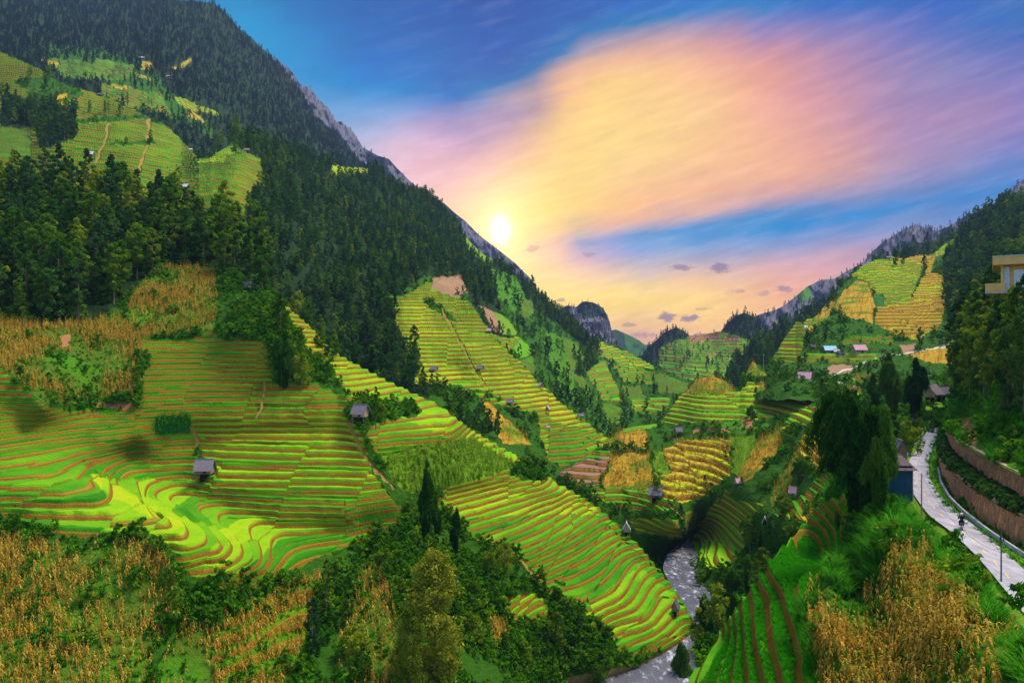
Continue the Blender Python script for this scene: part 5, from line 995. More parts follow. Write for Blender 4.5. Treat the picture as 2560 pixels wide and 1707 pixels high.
hut('house with pink tin roof and white side wall behind the leafy trees', RH, 2012, 963, 30, 34, R(-38), 'tin_pink', 'plaster', False, 'house', windows=1)
hut('white roofed house half hidden by trees left of the pink roofed house', RH, 1955, 950, 18, 26, R(10), 'tin', 'plaster', False, 'house')
hut('long low house with slate grey roof behind the bamboo', RH, 2195, 978, 22, 34, R(-5), 'thatch_dark', 'wood', False, 'house')
hut('grey roofed roadside shed half hidden behind the big bamboo', RS_, 2250, 1128, 48, 36, R(80), 'thatch', 'wood', False, 'shed')
hut('small dark roofed hut behind the round tree beside the road', RH, 2291, 1068, 22, 24, R(-25), 'thatch_dark', 'wood')
hut('low grey roofed shed behind the teal shed', RS_, 2240, 1165, 26, 34, R(20), 'thatch', 'concrete', False, 'shed')
hut('dark stilt hut with tin roof in the upper left terraces', UH, 226, 396, 17, 18, R(5), 'tin', 'wood')
hut('white roofed hut above the dense wood in the upper left terraces', UH, 464, 484, 18, 19, R(-8), 'tin', 'wood')
hut('tiny grey hut on the maize knoll among the trees', UH, 617, 382, 11, 15, R(5), 'thatch')
hut('tiny pale hut at the right edge of the upper terraces', UH, 478, 378, 8, 9, R(0), 'tin')
hut('little dark hut in the high green fields', UH, 250, 243, 9, 13, R(0), 'thatch_dark')
hut('white roofed shelter high on the dark mountainside, upper of the two', MT, 353, 150, 8, 14, R(10), 'tin', 'wood', False)
hut('long white roofed shelter high on the dark mountainside, lower of the two', MT, 427, 198, 9, 18, R(-20), 'tin', 'wood', False)
hut('tiny white house at the foot of the middle ridge', UH, 1494, 872, 8, 9, R(0), 'tin', 'plaster', False, 'house')
hut('tiny dark hut on the green ridge terraces at the end of the valley', UH, 1502, 888, 9, 11, R(0), 'thatch_dark')
hut('small dark hut between the far green plots', UH, 1522, 915, 10, 10, R(0), 'thatch')
hut('old hut with a pale wall under the banana plants', TH, 618, 728, 22, 22, R(10), 'thatch', 'plaster')
hut('tiny hut near the crest of the golden field hill', GH, 2222, 652, 9, 14, R(0), 'thatch')
hut('small white house on the skyline right of the golden field hill', GH, 2418, 588, 10, 11, R(0), 'tin', 'plaster', False, 'house')
hut('tiny white shed on the golden left shoulder of the hill', GH, 2014, 824, 8, 9, R(0), 'tin', 'plaster', False, 'shed')

# teal metal shed at the roadside
d_s = 104.0; g = Vector(((2237-CX)/F*d_s, d_s, RZ)); e = root_at('metal_shed', g, R(-3), 'teal sheet metal shed with rusty corrugated roof beside the road', 'shed')
w_, h_, dp_ = 61*d_s/F, 4.9, 3.4
wl = [box(-w_/2, w_/2, -dp_/2, dp_/2, -3.6, h_-.9)]
for i in range(26): x = -w_/2+w_*(i+.5)/26; wl.append(box(x-.022, x+.022, -dp_/2-.03, -dp_/2-.001, -3.6, h_-.9))
solid('wall', wl, M['teal'], e); solid('eave_gap', [box(-w_/2+.05, w_/2-.05, -dp_/2+.08, dp_/2-.08, h_-.9, h_-.35)], M['dark'], e)
solid('drain_pipe', [tube([(w_/2-.1, -dp_/2-.09, -3.6), (w_/2-.1, -dp_/2-.09, h_-.95)], [.05, .05])], M['concrete'], e)
n_ = 90; V = []
for i in range(n_+1):
    x = -w_/2-.35+(w_+.7)*i/n_; c_ = .05*math.sin(i/n_*math.pi*2*19)
    for (y, z) in ((-dp_/2-.75, 4.1), (dp_/2+.4, 5.35)): V += [(x, y, z+c_), (x, y, z+c_-.03)]
Q = []
for i in range(n_): a_ = 4*i; Q += [(a_, a_+4, a_+6, a_+2), (a_+1, a_+3, a_+7, a_+5), (a_, a_+1, a_+5, a_+4), (a_+2, a_+6, a_+7, a_+3)]
solid('roof', [(V, Q)], M['tin_rust'], e)

# modern building on the right edge
db = 150.0
def bx_(px, py, dd=0): return (px-CX)/F*db, (CY-py)/F*db
e = root_at('modern_building', Vector((bx_(2482, 0)[0], db, -4)), -R(33), 'modern ochre building with flat overhanging roof and tall windows at the right edge', 'building')
X = lambda px: (px-2482)/F*db*.84; Zb = lambda py: (CY-py)/F*db+4
solid('roof', [box(X(2482), X(2760), 0, 16, Zb(663), Zb(643))], M['ochre'], e, bevel=.05)
solid('roof_edge', [box(X(2482)-.12, X(2760), -.12, 16, Zb(643)+.003, Zb(640))], M['concrete'], e)
solid('wall', [box(X(2524), X(2760), 2.6, 14, -2, Zb(663)-.003), box(X(2502), X(2509), 1.2, 1.7, Zb(735), Zb(663)-.003)], M['ochre'], e)
for i, (a_, b_) in enumerate(((2511, 2517), (2518, 2523))):
    f_ = solid('window', [box(X(a_)-.05, X(b_)+.05, 2.2, 2.5, Zb(732), Zb(667))], M['white'], e); solid('pane', [box(X(a_)+.04, X(b_)-.04, 2.1, 2.19, Zb(730), Zb(669))], M['glass'], f_)
for i in range(4):
    x = X(2535)+3.6*i; f_ = solid('window', [box(x, x+1.6, 2.5, 2.59, Zb(725), Zb(675))], M['white'], e); solid('pane', [box(x+.08, x+1.52, 2.44, 2.49, Zb(723), Zb(677))], M['glass'], f_)
    f_ = solid('window', [box(x, x+1.6, 2.5, 2.59, 4, 7)], M['white'], e); solid('pane', [box(x+.08, x+1.52, 2.44, 2.49, 4.1, 6.9)], M['glass'], f_)
bal = solid('balcony', [box(X(2463), X(2512), .2, 5, Zb(728), Zb(708))], M['ochre'], e)
solid('balcony_rail', [box(X(2512)+.01, X(2524), .6, .7, Zb(728)+.1*i, Zb(728)+.1*i+.04) for i in range(0, 18, 3)], M['concrete'], bal)
solid('balcony_floor', [box(X(2463), X(2760), .3, 6, Zb(733), Zb(728)-.003)], M['concrete'], e)

# ------------------------------------------------------------------ poles, cables, rails
def pole(label, pos, h, r=.11, m='concrete', arm=True, group=None, lean=(0, 0), cat='utility pole'):
    e = root_at('utility_pole', pos, 0, label, cat, group)
    solid('post', [tube([(0, 0, -.8), (lean[0], lean[1], h)], [r, r*.7], 8)], M[m], e, True)
    if arm:
        solid('crossarm', [box(lean[0]-.45, lean[0]+.45, lean[1]-r-.1, lean[1]-r-.02, h-.45, h-.37)], M['steel'], e)
        for x in (-.38, 0, .38): solid('insulator', [tube([(lean[0]+x, lean[1]-r-.06, h-.37), (lean[0]+x, lean[1]-r-.06, h-.2)], [.04, .03], 6)], M['white'], e)
    return pos+Vector((lean[0], lean[1], h-.2))
def cable(name, a, b, sag, label, r=.014, group=None):
    pts = [tuple(a.lerp(b, t)-Vector((0, 0, sag*4*t*(1-t)))) for t in np.linspace(0, 1, 14)]
    V, Q = tube(pts, [r]*14, 4); me = np_mesh(name, V, Q, M['black']); o = link(bpy.data.objects.new(name, me)); tag(o, label, 'cable', group); return o
d1 = 90.0; p1 = Vector(((2304-CX)/F*d1, d1, (CY-1290)/F*d1)); t1 = pole('slim wooden pole standing in the grass right of the teal shed', p1, 105*d1/F+.1, .10, 'culm_dry', False)
d2 = 63.5; p2 = Vector(((2503-CX)/F*d2, d2, (CY-1430)/F*d2)); t2 = pole('rusty slim pole at the near edge of the road in the lower right', p2, 98*d2/F+.1, .07, 'bark', False)
solid('coiled_wire', [tube([(.0+.16*math.sin(a_), -.1, 3.05+.42*math.cos(a_)) for a_ in np.linspace(0, 6.28, 20)], [.03]*20, 5)], M['black'], [o for o in C.objects if o.name.startswith('utility_pole')][-1])
cable('electric_cable', Vector(((2268-CX)/F*101, 101, RZ+3.1)), t1-Vector((0, 0, .6)), .9, 'thin cable from the teal shed to the slim wooden pole')
cable('electric_cable', t1, t2-Vector((0, 0, 1.6)), 1.6, 'long sagging cable between the two roadside poles')
for lab, S, px, py, hp, m_ in [('tall pale pole beside the second golden mound', RH, 1909, 928, 40, 'concrete'), ('white pole above the bare earth bank in the village', RH, 2055, 945, 40, 'white'), ('short white pole in front of the bare earth bank', RH, 2095, 946, 22, 'white'),
    ('pale pole above the slate roofed house', RH, 2189, 955, 30, 'concrete'), ('pole beside the two bare earth patches at the foot of the golden terraces', GH, 2280, 886, 26, 'white'), ('pole on the path at the right end of the golden field', GH, 2359, 870, 28, 'concrete'),
    ('thin pole above the bamboo at the edge of the terraces', GH, 2228, 900, 20, 'concrete'), ('thin tall pole in front of the large stilt house', RH, 2325, 1048, 78, 'culm_dry'), ('white pole on the scrubby slope above the stilt house', GH, 2328, 940, 22, 'white')]:
    p = ground(S, px, py); pole(lab, p, hp*p.y/F, .10, m_, hp > 25)
for px, py, hp, lab in [(2377, 1063, 30, 'short lamp post where the upper wall begins'), (2430, 1120, 46, 'bent pale post on top of the upper wall')]:
    dd = -(15.2)*F/(CY-py); p = Vector(((px-CX)/F*dd, dd, -15.3)); e = root_at('bent_post', p, 0, lab, 'post'); hh = hp*dd/F
    solid('post', [tube([(0, 0, -.5), (-.18, 0, hh*.8), (-.25, 0, hh), (-.62, 0, hh*.93)], [.035, .03, .026, .022], 6)], M['culm_dry'], e, True)
def guardrail(label, pxs, zoff=.75):
    a = smooth_line([zpt(p, RZ+zoff) for p in pxs], 14); e = root_at('guardrail', Vector(a[0]), 0, label, 'guardrail'); o = a[0]
    V = []; Q = []
    prof = [(0, -.16), (.05, -.10), (0, -.03), (0, .03), (.05, .10), (0, .16)]
    for p in a:
        for (u, z) in prof: V.append((p[0]-o[0]-u, p[1]-o[1]-u, p[2]-o[2]+z))
    for i in range(len(a)-1):
        for j in range(5): q_ = i*6+j; Q.append((q_, q_+1, q_+7, q_+6))
    r = solid('rail', [(V, Q)], M['steel'], e); s_ = r.modifiers.new('thick', 'SOLIDIFY'); s_.thickness = .03
    for i in range(0, 14, 2): p = a[i]-o; solid('post', [box(p[0]+.03, p[0]+.15, p[1]-.06, p[1]+.06, p[2]-zoff-.5, p[2]+.1)], M['steel'], e)
guardrail('white steel guardrail curving round the far bend of the road', [(2312,1072),(2318,1060),(2329,1050),(2345,1041),(2356,1037),(2371,1033)])
guardrail('weathered guardrail beside the round tree on the left of the road', [(2286,1108),(2296,1094),(2309,1080)])
guardrail('short guardrail stub just behind the teal shed', [(2258,1152),(2264,1140),(2272,1126)])
for i, (px, py) in enumerate([(2288, 1240), (2294, 1246), (2284, 1228)]):
    p = Vector(zpt((px, py), RZ)); o = solid('fence_post', [tube([(p.x-.6, p.y, RZ-.4), (p.x-.6, p.y, RZ+1.25)], [.045, .035], 6)], M['wood_pale'], None); tag(o, 'short wooden post in the grass at the left road edge beside the slim pole', 'post', 'wooden posts at the road edge')

# ------------------------------------------------------------------ riders
def skinned(name, joints, bones, m, parent, sub=1):
    me = bpy.data.meshes.new(name); ks = list(joints); me.from_pydata([joints[k_][0] for k_ in ks], [(ks.index(a), ks.index(b)) for a, b in bones], []); me.materials.append(m)
    o = bpy.data.objects.new(name, me); link(o, parent); o.modifiers.new('skin', 'SKIN'); s_ = o.modifiers.new('sub', 'SUBSURF'); s_.levels = s_.render_levels = sub
    bmm = bmesh.new(); bmm.from_mesh(me); lay = bmm.verts.layers.skin.verify()
    for i, v in enumerate(bmm.verts): r_ = joints[ks[i]][1]; v[lay].radius = (r_, r_); v[lay].use_root = (i == 0)
    bmm.to_mesh(me); bmm.free(); return o
def rider(pos, yaw, label, jm, hm, scale=1.0):
    e = root_at('person', pos, yaw, label, 'person'); e.scale = (scale,)*3      # faces +y, seated at .78 m
    J = {'pelvis': ((0, -.12, .86), .13), 'waist': ((0, -.10, 1.02), .12), 'chest': ((0, -.04, 1.27), .145), 'neck': ((0, 0, 1.44), .055), 'head': ((0, .03, 1.53), .085), 'crown': ((0, .02, 1.64), .09)}
    Bn = [('pelvis', 'waist'), ('waist', 'chest'), ('chest', 'neck'), ('neck', 'head'), ('head', 'crown')]
    for s, n_ in ((-1, 'l'), (1, 'r')):
        J['sh'+n_] = ((s*.17, -.02, 1.37), .065); J['el'+n_] = ((s*.27, .14, 1.15), .05); J['wr'+n_] = ((s*.27, .40, 1.05), .032); J['pa'+n_] = ((s*.28, .47, 1.04), .034)
        J['hip'+n_] = ((s*.10, -.08, .84), .10); J['kn'+n_] = ((s*.19, .30, .78), .068); J['an'+n_] = ((s*.17, .14, .36), .045); J['toe'+n_] = ((s*.18, .34, .32), .04)
        Bn += [('chest', 'sh'+n_), ('sh'+n_, 'el'+n_), ('el'+n_, 'wr'+n_), ('wr'+n_, 'pa'+n_), ('pelvis', 'hip'+n_), ('hip'+n_, 'kn'+n_), ('kn'+n_, 'an'+n_), ('an'+n_, 'toe'+n_)]
        for f_ in range(4):
            x = s*(.25+.022*f_); J['f%d%s' % (f_, n_)] = ((x, .53, 1.045), .010); J['g%d%s' % (f_, n_)] = ((x, .545, 1.01), .009); J['h%d%s' % (f_, n_)] = ((x, .52, .99), .008)
            Bn += [('pa'+n_, 'f%d%s' % (f_, n_)), ('f%d%s' % (f_, n_), 'g%d%s' % (f_, n_)), ('g%d%s' % (f_, n_), 'h%d%s' % (f_, n_))]
        J['t'+n_] = ((s*.235, .475, 1.01), .011); J['u'+n_] = ((s*.235, .51, .985), .009); Bn += [('pa'+n_, 't'+n_), ('t'+n_, 'u'+n_)]
    skinned('body', J, Bn, M['skin'], e, 1)
    K = {'a': (J['pelvis'][0], .155), 'b': (J['waist'][0], .15), 'c': (J['chest'][0], .175), 'd': ((0, -.01, 1.41), .08)}; B2 = [('a', 'b'), ('b', 'c'), ('c', 'd')]
    for n_ in 'lr': K['s'+n_] = (J['sh'+n_][0], .09); K['e'+n_] = (J['el'+n_][0], .07); K['w'+n_] = (J['wr'+n_][0], .048); B2 += [('c', 's'+n_), ('s'+n_, 'e'+n_), ('e'+n_, 'w'+n_)]
    skinned('jacket', K, B2, jm, e, 1)
    K = {'a': ((0, -.12, .86), .15)}; B2 = []
    for n_ in 'lr': K['h'+n_] = (J['hip'+n_][0], .12); K['k'+n_] = (J['kn'+n_][0], .088); K['n'+n_] = (J['an'+n_][0], .062); B2 += [('a', 'h'+n_), ('h'+n_, 'k'+n_), ('k'+n_, 'n'+n_)]
    skinned('trousers', K, B2, M['cloth_black'], e, 1)
    bmm = bmesh.new(); bmesh.ops.create_uvsphere(bmm, u_segments=16, v_segments=10, radius=.135); 
    for v in bmm.verts: v.co.z = max(v.co.z, -.05)*1.05; v.co += Vector((0, .01, 1.62))
    me = bpy.data.meshes.new('helmet'); bmm.to_mesh(me); me.materials.append(hm); link(bpy.data.objects.new('helmet', me), e); return e
def torus(R_, r_, cx, cy, cz, n=20, k_=6):
    V = []; Q = []
    for i in range(n):
        a_ = 2*math.pi*i/n
        for j in range(k_): b_ = 2*math.pi*j/k_; rr_ = R_+r_*math.cos(b_); V.append((cx+r_*math.sin(b_), cy+rr_*math.cos(a_), cz+rr_*math.sin(a_)))
    for i in range(n):
        for j in range(k_): Q.append((i*k_+j, i*k_+(j+1) % k_, ((i+1) % n)*k_+(j+1) % k_, ((i+1) % n)*k_+j))
    return V, Q
def motorbike(pos, yaw, label, box_rear=True, scale=1.0):
    e = root_at('motorcycle', pos, yaw, label, 'motorcycle'); e.scale = (scale,)*3
    for y in (-.62, .62):
        w = solid('wheel', [torus(.20, .02, 0, y, .29)]+[tube([(0, y, .29), (0, y+.2*math.cos(a_), .29+.2*math.sin(a_))], [.012, .008], 4) for a_ in np.linspace(0, 5.6, 9)], M['chrome'], e, True); solid('tyre', [torus(.25, .045, 0, y, .29)], M['black'], w, True)
    solid('frame', [tube([(0, .55, .85), (0, .2, .5), (0, -.2, .45), (0, -.55, .5)], [.07, .10, .12, .06]), tube([(0, .55, .85), (0, .62, .29)], [.045, .04]), box(-.11, .11, -.25, .15, .28, .52)], M['black'], e, True)
    solid('leg_shield', [box(-.24, -.12, .18, .30, .32, .78), box(.12, .24, .18, .30, .32, .78)], M['black'], e)
    solid('seat', [box(-.13, .13, -.62, .18, .70, .79)], M['black'], e, bevel=.03)
    solid('handlebar', [tube([(-.32, .44, 1.03), (-.1, .52, 1.0), (.1, .52, 1.0), (.32, .44, 1.03)], [.016]*4)], M['chrome'], e)
    for s in (-1, 1): solid('mirror', [tube([(s*.22, .48, 1.02), (s*.30, .50, 1.22)], [.008, .008], 4), box(s*.30-.05, s*.30+.05, .49, .51, 1.20, 1.28)], M['black'], e)
    solid('mudguard', [box(-.07, .07, -.92, -.55, .55, .60)], M['black'], e); solid('tail_light', [box(-.06, .06, -.80, -.76, .62, .70)], M['red'], e)
    solid('number_plate', [box(-.09, .09, -.95, -.935, .42, .55)], M['white'], e); solid('exhaust', [tube([(.16, .1, .28), (.17, -.75, .34)], [.03, .045])], M['chrome'], e)
    return e
def road_pos(px, py): return Vector(zpt((px, py), RZ+.16))
pa = road_pos(2404, 1322); yw = R(-27)
motorbike(pa, yw, 'black motorcycle ridden by the person in black on the near stretch of road', scale=1.08); rider(pa, yw, 'person in black jacket and cream helmet riding a motorcycle away on the road', M['cloth_black'], M['helmet'], 1.08)
tmp = solid('shopping_bag', [box(-.16, .16, -.12, .12, 0, .38)], M['white'], None, bevel=.04); tmp.location = pa+Vector((.30, -.35, .62)); tag(tmp, 'white bag hanging on the right side of the near motorcycle', 'bag')
pb = road_pos(2310, 1114); motorbike(pb, R(-31), 'motorcycle of the distant rider in pale clothes at the left road edge'); rider(pb, R(-31), 'distant person in pale clothes riding a motorcycle near the guardrail', M['cloth_pale'], M['white'])
pc = road_pos(2350, 1050); motorbike(pc, R(-70), 'dark motorcycle at the far bend of the road by the guardrail', scale=1.1); rider(pc, R(-70), 'tiny dark clothed person on a motorcycle at the far road bend', M['cloth_grey'], M['black'], 1.1)

# ------------------------------------------------------------------ river rocks
def rock(px, py, s, label):
    bmm = bmesh.new(); bmesh.ops.create_icosphere(bmm, subdivisions=3, radius=1)
    sd = random.random()*50
    for v in bmm.verts:
        n_ = math.sin(v.co.x*2.3+sd)*math.cos(v.co.y*2.9-sd)*.22+math.sin(v.co.z*4+sd*2)*.10; v.co *= 1+n_; v.co.z *= .6
    me = bpy.data.meshes.new('river_rock'); bmm.to_mesh(me); me.materials.append(M['rock']); o = link(bpy.data.objects.new('river_rock', me))
    p = zpt((px, py), RIV); o.location = (p[0], p[1], RIV+.05*s); o.scale = (s*1.3, s, s); o.rotation_euler = (0, 0, random.random()*6); tag(o, label, 'rock', 'rocks in the river bed')
for px, py, s in [(1676,1388,1.0),(1682,1386,.8),(1690,1390,1.2),(1698,1387,.7),(1703,1392,.8),(1714,1352,1.0),(1720,1348,.7),(1706,1372,.6),(1724,1340,.8),(1712,1330,1.0),(1718,1322,.8),(1725,1420,.4),(1700,1425,.35),(1742,1455,.4)]:
    rock(px, py, s, 'dark boulder lying in the shallow river near its upper bend')

# ------------------------------------------------------------------ single trees
def T(kind, S, px, py, hpx, label, wide=1.0, sink=.3, cat='tree', name='tree', group=None, var=None, rz=None):
    p = ground(S, px, py); return put_tree(kind, p-Vector((0, 0, sink)), hpx*p.y/F, label, group, name, cat, var, rz, wide)
B = dict(cat='bamboo', name='bamboo_clump')
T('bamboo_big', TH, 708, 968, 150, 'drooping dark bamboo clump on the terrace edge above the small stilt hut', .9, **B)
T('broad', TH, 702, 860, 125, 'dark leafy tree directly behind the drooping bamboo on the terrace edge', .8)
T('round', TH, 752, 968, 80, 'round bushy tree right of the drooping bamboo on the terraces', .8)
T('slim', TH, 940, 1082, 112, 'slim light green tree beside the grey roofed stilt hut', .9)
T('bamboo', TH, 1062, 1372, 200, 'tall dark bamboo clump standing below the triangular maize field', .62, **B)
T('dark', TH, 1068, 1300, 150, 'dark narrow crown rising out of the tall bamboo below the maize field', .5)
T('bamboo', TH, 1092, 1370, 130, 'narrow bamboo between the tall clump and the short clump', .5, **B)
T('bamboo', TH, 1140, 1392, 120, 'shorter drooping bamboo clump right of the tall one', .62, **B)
T('olive', TH, 1085, 1740, 350, 'large olive brown feathery tree in the centre foreground', 1.0, var=0)
T('olive', TH, 1025, 1760, 250, 'lower olive green feathery tree left of the largest foreground tree', .8, var=1)
T('dark', TH, 782, 1668, 160, 'dark conical tree with brownish top in the lower left maize', .75)
T('slim', TH, 815, 1560, 165, 'dark slim creeper covered tree at the edge of the maize rows', 1.0)
T('broad', TH, 838, 1500, 90, 'bushy tree behind the slim creeper covered tree', 1.0)
T('broad', TH, 1395, 1650, 118, 'dark round tree at the foot of the lower rice terraces', .9)
T('dark', TH, 1365, 1660, 100, 'dark tree left of the round one at the foot of the lower terraces', .8)
T('slim', TH, 1448, 1625, 120, 'slender tree growing against the lower end of the rice terraces', .9)
T('round', TH, 1225, 1450, 75, 'yellowish green bush tree above the small three step paddy', .8)
T('round', TH, 1262, 1440, 80, 'dark bush tree beside the brown path above the small paddy', .8)
T('broad', TH, 885, 1480, 70, 'leafy tree on the scrub edge under the curved paddies', 1.1)
T('dark', TH, 1354, 1188, 36, 'small dark tree on the spur crest above the lower terraces', 1.0)
T('round', TH, 1400, 1205, 26, 'low bush tree on the crest just right of the small dark tree', 1.0)
T('round', TH, 830, 900, 55, 'bushy tree beside the bright stepped crest', 1.0)
T('round', TH, 800, 870, 40, 'small bush tree above the bushy one beside the stepped crest', 1.0)
for i, (px, py, h) in enumerate([(1310,1680,80),(1500,1700,70),(1260,1640,60),(1180,1600,70),(1140,1560,60),(1180,1500,55),(950,1620,60),(885,1640,80),(870,1560,90),(900,1700,70),(1000,1500,50),(1120,1470,60),(1060,1440,50),(960,1430,60)]):
    T('round' if i % 2 else 'broad', TH, px, py, h, 'small bushy tree in the rough scrub of the foreground gully', 1.1, group='small trees in the foreground scrub')
# behind the big spur
for i, (px, py, h) in enumerate([(745,835,130),(775,850,125),(800,870,105),(835,880,75),(720,800,110)]):
    T('broad', SP if px > 850 else UH, px, min(py+25, 900), h, 'tree rising behind the bright stepped crest of the big spur', .8, group='trees behind the stepped crest')
for i, (px, py, h) in enumerate([(1010,960,60),(1060,975,60),(1080,985,50),(1035,900,80),(985,900,90),(1150,1070,60),(1170,1085,60),(1225,1085,60),(1245,1100,70),(1205,1110,60),(1190,1070,50),(940,900,100),(915,890,100),(1120,1040,55)]):
    T('dark', SP, px, py, h, 'dark tree in the gully between the big spur and the far terraces', .9, group='dark trees in the gully behind the big spur')
# valley and river side
R1 = 'dark leafy trees overhanging the right river bank'
for i, (px, py, h) in enumerate([(1868,1520,140),(1905,1490,115),(1832,1570,150),(1792,1625,165),(1850,1600,140),(1890,1560,120),(1770,1660,120),(1925,1470,80),(1760,1600,110),(1748,1650,90)]):
    T('bamboo' if i % 2 == 0 else 'broad', RH, px, py, h, 'big dark drooping tree on the right bank between the river and the near terraces', 1.05, group=R1)
T('broad', RH, 1875, 1385, 85, 'dark tree beside the open gable shelter at the fan of paddies', 1.0)
T('bamboo', TH, 1700, 1735, 135, 'dark drooping tree at the bottom edge of the picture beside the lower river', .9)
T('dark', RH, 1702, 1330, 70, 'tall dark tree on the left edge of the paddy fan by the river', .8)
T('dark', RH, 2001, 1212, 58, 'dark upright bush tree right of the pink maize strip', .9)
T('round', RH, 1958, 1290, 55, 'dark bushy tree beside the grey tin roofed hut', 1.0)
T('round', RH, 1876, 1050, 36, 'round dark bush tree on the ledge below the wide terraces', 1.0)
T('dark', RH, 1855, 1225, 30, 'small dark tree right of the pale roofed hut on the ledge', 1.0)
T('dark', RH, 1762, 1225, 36, 'small upright tree at the lower edge of the yellow terraces', .9)
T('round', RH, 1640, 1352, 30, 'bluish green bush tree on the low river terraces', 1.1)
for px, py, h in [(1720,1350,45),(1740,1345,50),(1765,1285,40),(1735,1290,45),(1780,1270,40),(1690,1370,40),(1800,1262,36),(1900,1400,60),(1920,1440,60),(1700,1390,34),(1930,1350,55),(1945,1400,50)]:
    T('dark' if px % 3 else 'broad', RH, px, py, h, 'small dark tree on the shady ground near the river bend', 1.0, group='small trees near the river bend')
for px, py, h, lab in [(1942,968,38,'leafy tree in front of the white roofed house'), (1960,960,36,'dark tree between the white roofed and the pink roofed house'), (1990,970,38,'broad bushy tree touching the pink roofed house'), (2056,1008,64,'dark column shaped tree left of the drooping bamboo in the village'),
      (1940,900,30,'small tree on the left end of the village terraces')]:
    T('broad' if h < 50 else 'dark', RH, px, py, h, lab, 1.1 if h < 50 else .6)
for px, py, h, lab in [(2020,868,42,'dark round tree above the old hut at the left end of the village'), (2064,852,42,'dark tree on the scrub slope behind the blue roofed house'), (2173,942,38,'dark conical tree below the village terraces'), (2150,938,28,'small tree left of the dark conical tree'), (2210,932,42,'dark tree at the right end of the village terraces'),
      (2012,914,30,'little conical tree on the lower village paddies'), (1999,912,22,'tiny tree left of the little conical one'), (2240,668,44,'dark tree pair on the crest of the golden field hill'), (2258,668,34,'smaller dark tree right of the crest tree on the golden field hill'), (2312,684,46,'yellowish dark tree at the top right of the golden terraces'),
      (2300,872,52,'bluish dark tree at the foot of the golden terraces'), (2100,712,22,'small tree on the left shoulder of the golden field hill'), (2082,760,46,'dark tree on the golden left flank of the hill'), (2070,775,34,'dark bush below the flank tree on the golden hill'), (2050,790,26,'small bush tree lowest on the golden shoulder')]:
    T('dark' if h > 25 else 'round', GH, px, py, h, lab, .95)
# roadside and village bamboo
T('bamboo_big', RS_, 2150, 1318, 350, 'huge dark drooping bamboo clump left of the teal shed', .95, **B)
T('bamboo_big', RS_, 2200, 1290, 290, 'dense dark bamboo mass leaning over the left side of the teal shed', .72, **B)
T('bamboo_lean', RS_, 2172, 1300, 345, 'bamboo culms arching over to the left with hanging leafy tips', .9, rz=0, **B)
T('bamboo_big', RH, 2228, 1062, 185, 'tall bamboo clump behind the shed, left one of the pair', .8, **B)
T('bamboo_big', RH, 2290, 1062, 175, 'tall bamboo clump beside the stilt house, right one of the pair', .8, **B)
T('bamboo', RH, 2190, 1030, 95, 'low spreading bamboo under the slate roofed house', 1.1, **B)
T('round', RS_, 2276, 1136, 86, 'round green tree between the shed and the road', .85)
T('round', RH, 2298, 1070, 26, 'low round bush tree behind the guardrail bend', 1.0)
T('round', RH, 2280, 1052, 26, 'bush tree in front of the small dark roofed hut', 1.0)
T('bamboo', RS_, 2094, 1335, 58, 'small dark bamboo tuft at the top of the near rice terraces', .8, **B)
for px, py, h in [(2475,1000,215),(2500,985,235),(2535,1010,290),(2560,990,300),(2450,1005,215),(2425,1000,190),(2590,1000,300),(2405,985,150),(2560,1050,280),(2520,1060,240)]:
    T('broad' if px % 2 else 'dark', S13, px, py, h, 'tall dark tree standing in front of the modern building at the right edge', .8, group='tall trees in front of the modern building')
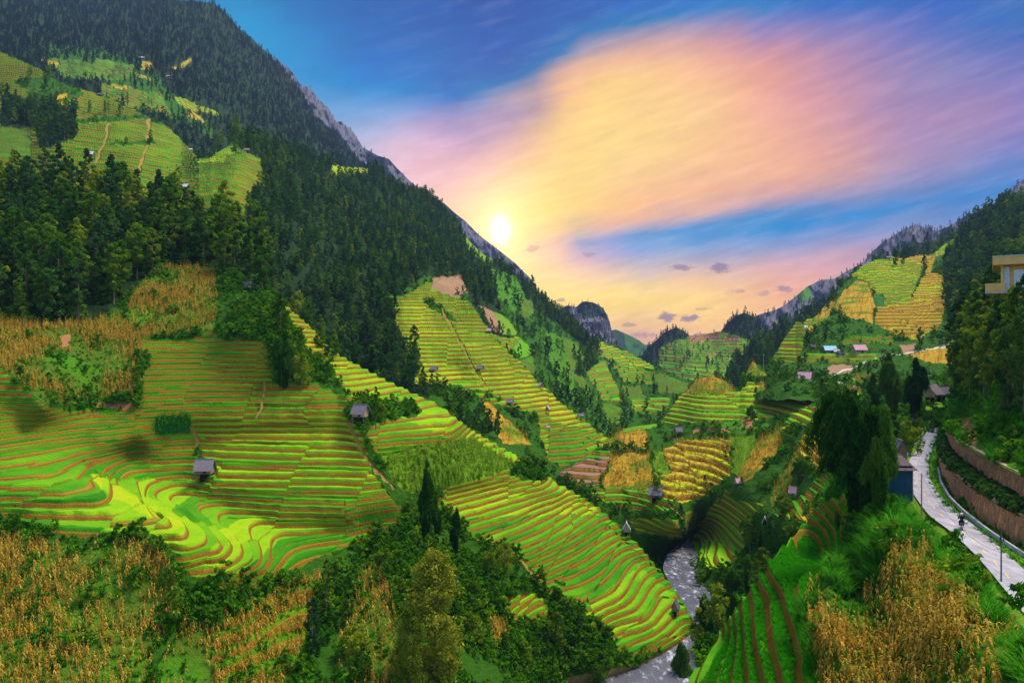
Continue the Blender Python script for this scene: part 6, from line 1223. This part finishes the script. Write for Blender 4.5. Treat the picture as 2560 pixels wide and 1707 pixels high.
# trees standing alone in the upper left terraces
for px, py, h, lab in [(224,292,40,'lone slim tree on the upper left terraces, left one'), (262,290,40,'lone slim tree on the upper left terraces, right one'), (271,288,34,'slim tree touching the right lone tree on the upper terraces'), (318,266,38,'lone dark tree on the ridge of the upper terraces'), (174,210,26,'small dark tree in the high green fields'),
      (423,325,34,'small dark tree right of the upper terraces gully'), (497,378,26,'small dark tree at the right edge of the upper terraces'), (486,384,20,'little bush tree left of the edge tree'), (400,300,26,'tree at the head of the golden terrace field'), (358,282,28,'bushy tree at the top of the green terraces'), (384,295,26,'dark bushy tree on the field edge above the golden terraces')]:
    T('slim' if h > 30 else 'dark', UH, px, py, h, lab, 1.2)
for px, py, h in [(585,390,50),(603,388,52),(575,368,60),(588,362,70),(555,372,50),(540,380,44),(535,395,30)]:
    T('broad', UH, px, py, h, 'dark tree on the knoll at the right end of the upper terraces', .9, group='trees on the maize knoll')
G5 = 'dark trees in the grove among the upper left terraces'
for px, py, h in [(100,330,60),(120,345,66),(140,355,70),(160,352,66),(178,345,60),(85,320,60),(60,310,50),(40,305,46),(20,300,50),(10,290,40),(70,290,36),(130,372,60),(105,368,50),(182,320,50)]:
    T('dark', UH, px, py, h, 'dark upright tree in the grove among the upper left terraces', 1.0, group=G5)

# banana plants
def banana(px, py, hpx, label):
    p = ground(TH, px, py); h = hpx*p.y/F; e = root_at('banana_plant', p, random.random()*6, label, 'banana plant')
    solid('stem', [tube([(0, 0, -.3), (.05, 0, h*.55)], [.14, .08], 7)], M['culm'], e, True)
    for i in range(9):
        a_ = i*2.4; L_ = h*.62; V = []; Q = []
        for j in range(7):
            t = j/6; x = L_*t*.85; z = h*.5+L_*(.75*t-.75*t*t*(.8+.3*(i % 3))); wd = .26*math.sin(math.pi*min(1, t*.9+.08))
            for s in (-1, 1): V.append((math.cos(a_)*x-math.sin(a_)*s*wd, math.sin(a_)*x+math.cos(a_)*s*wd, z-.05*abs(s)))
        for j in range(6): Q.append((2*j, 2*j+1, 2*j+3, 2*j+2))
        solid('leaf', [(V, Q)], M['leaf_grass'], e)
banana(640, 722, 56, 'banana plant with broad drooping leaves beside the old hut'); banana(606, 768, 56, 'banana plant among bushes below the old hut'); banana(628, 735, 40, 'small banana plant in front of the old hut')

# ------------------------------------------------------------------ haze
hz = mat('haze_air', (1, 1, 1)); hz.node_tree.nodes.clear(); k = N(hz.node_tree)
pv = k.n.new('ShaderNodeVolumePrincipled'); pv.inputs['Density'].default_value = HAZE; pv.inputs['Color'].default_value = (.225, .325, .58, 1); pv.inputs['Anisotropy'].default_value = .2
ou = k.n.new('ShaderNodeOutputMaterial'); k.link(pv.outputs[0], ou.inputs['Volume'])
o = solid('haze', [box(-3200, 2600, -60, 3750, -79.5, 1420)], hz, None); tag(o, 'thin blue evening haze filling the valley', 'haze', None, 'stuff')
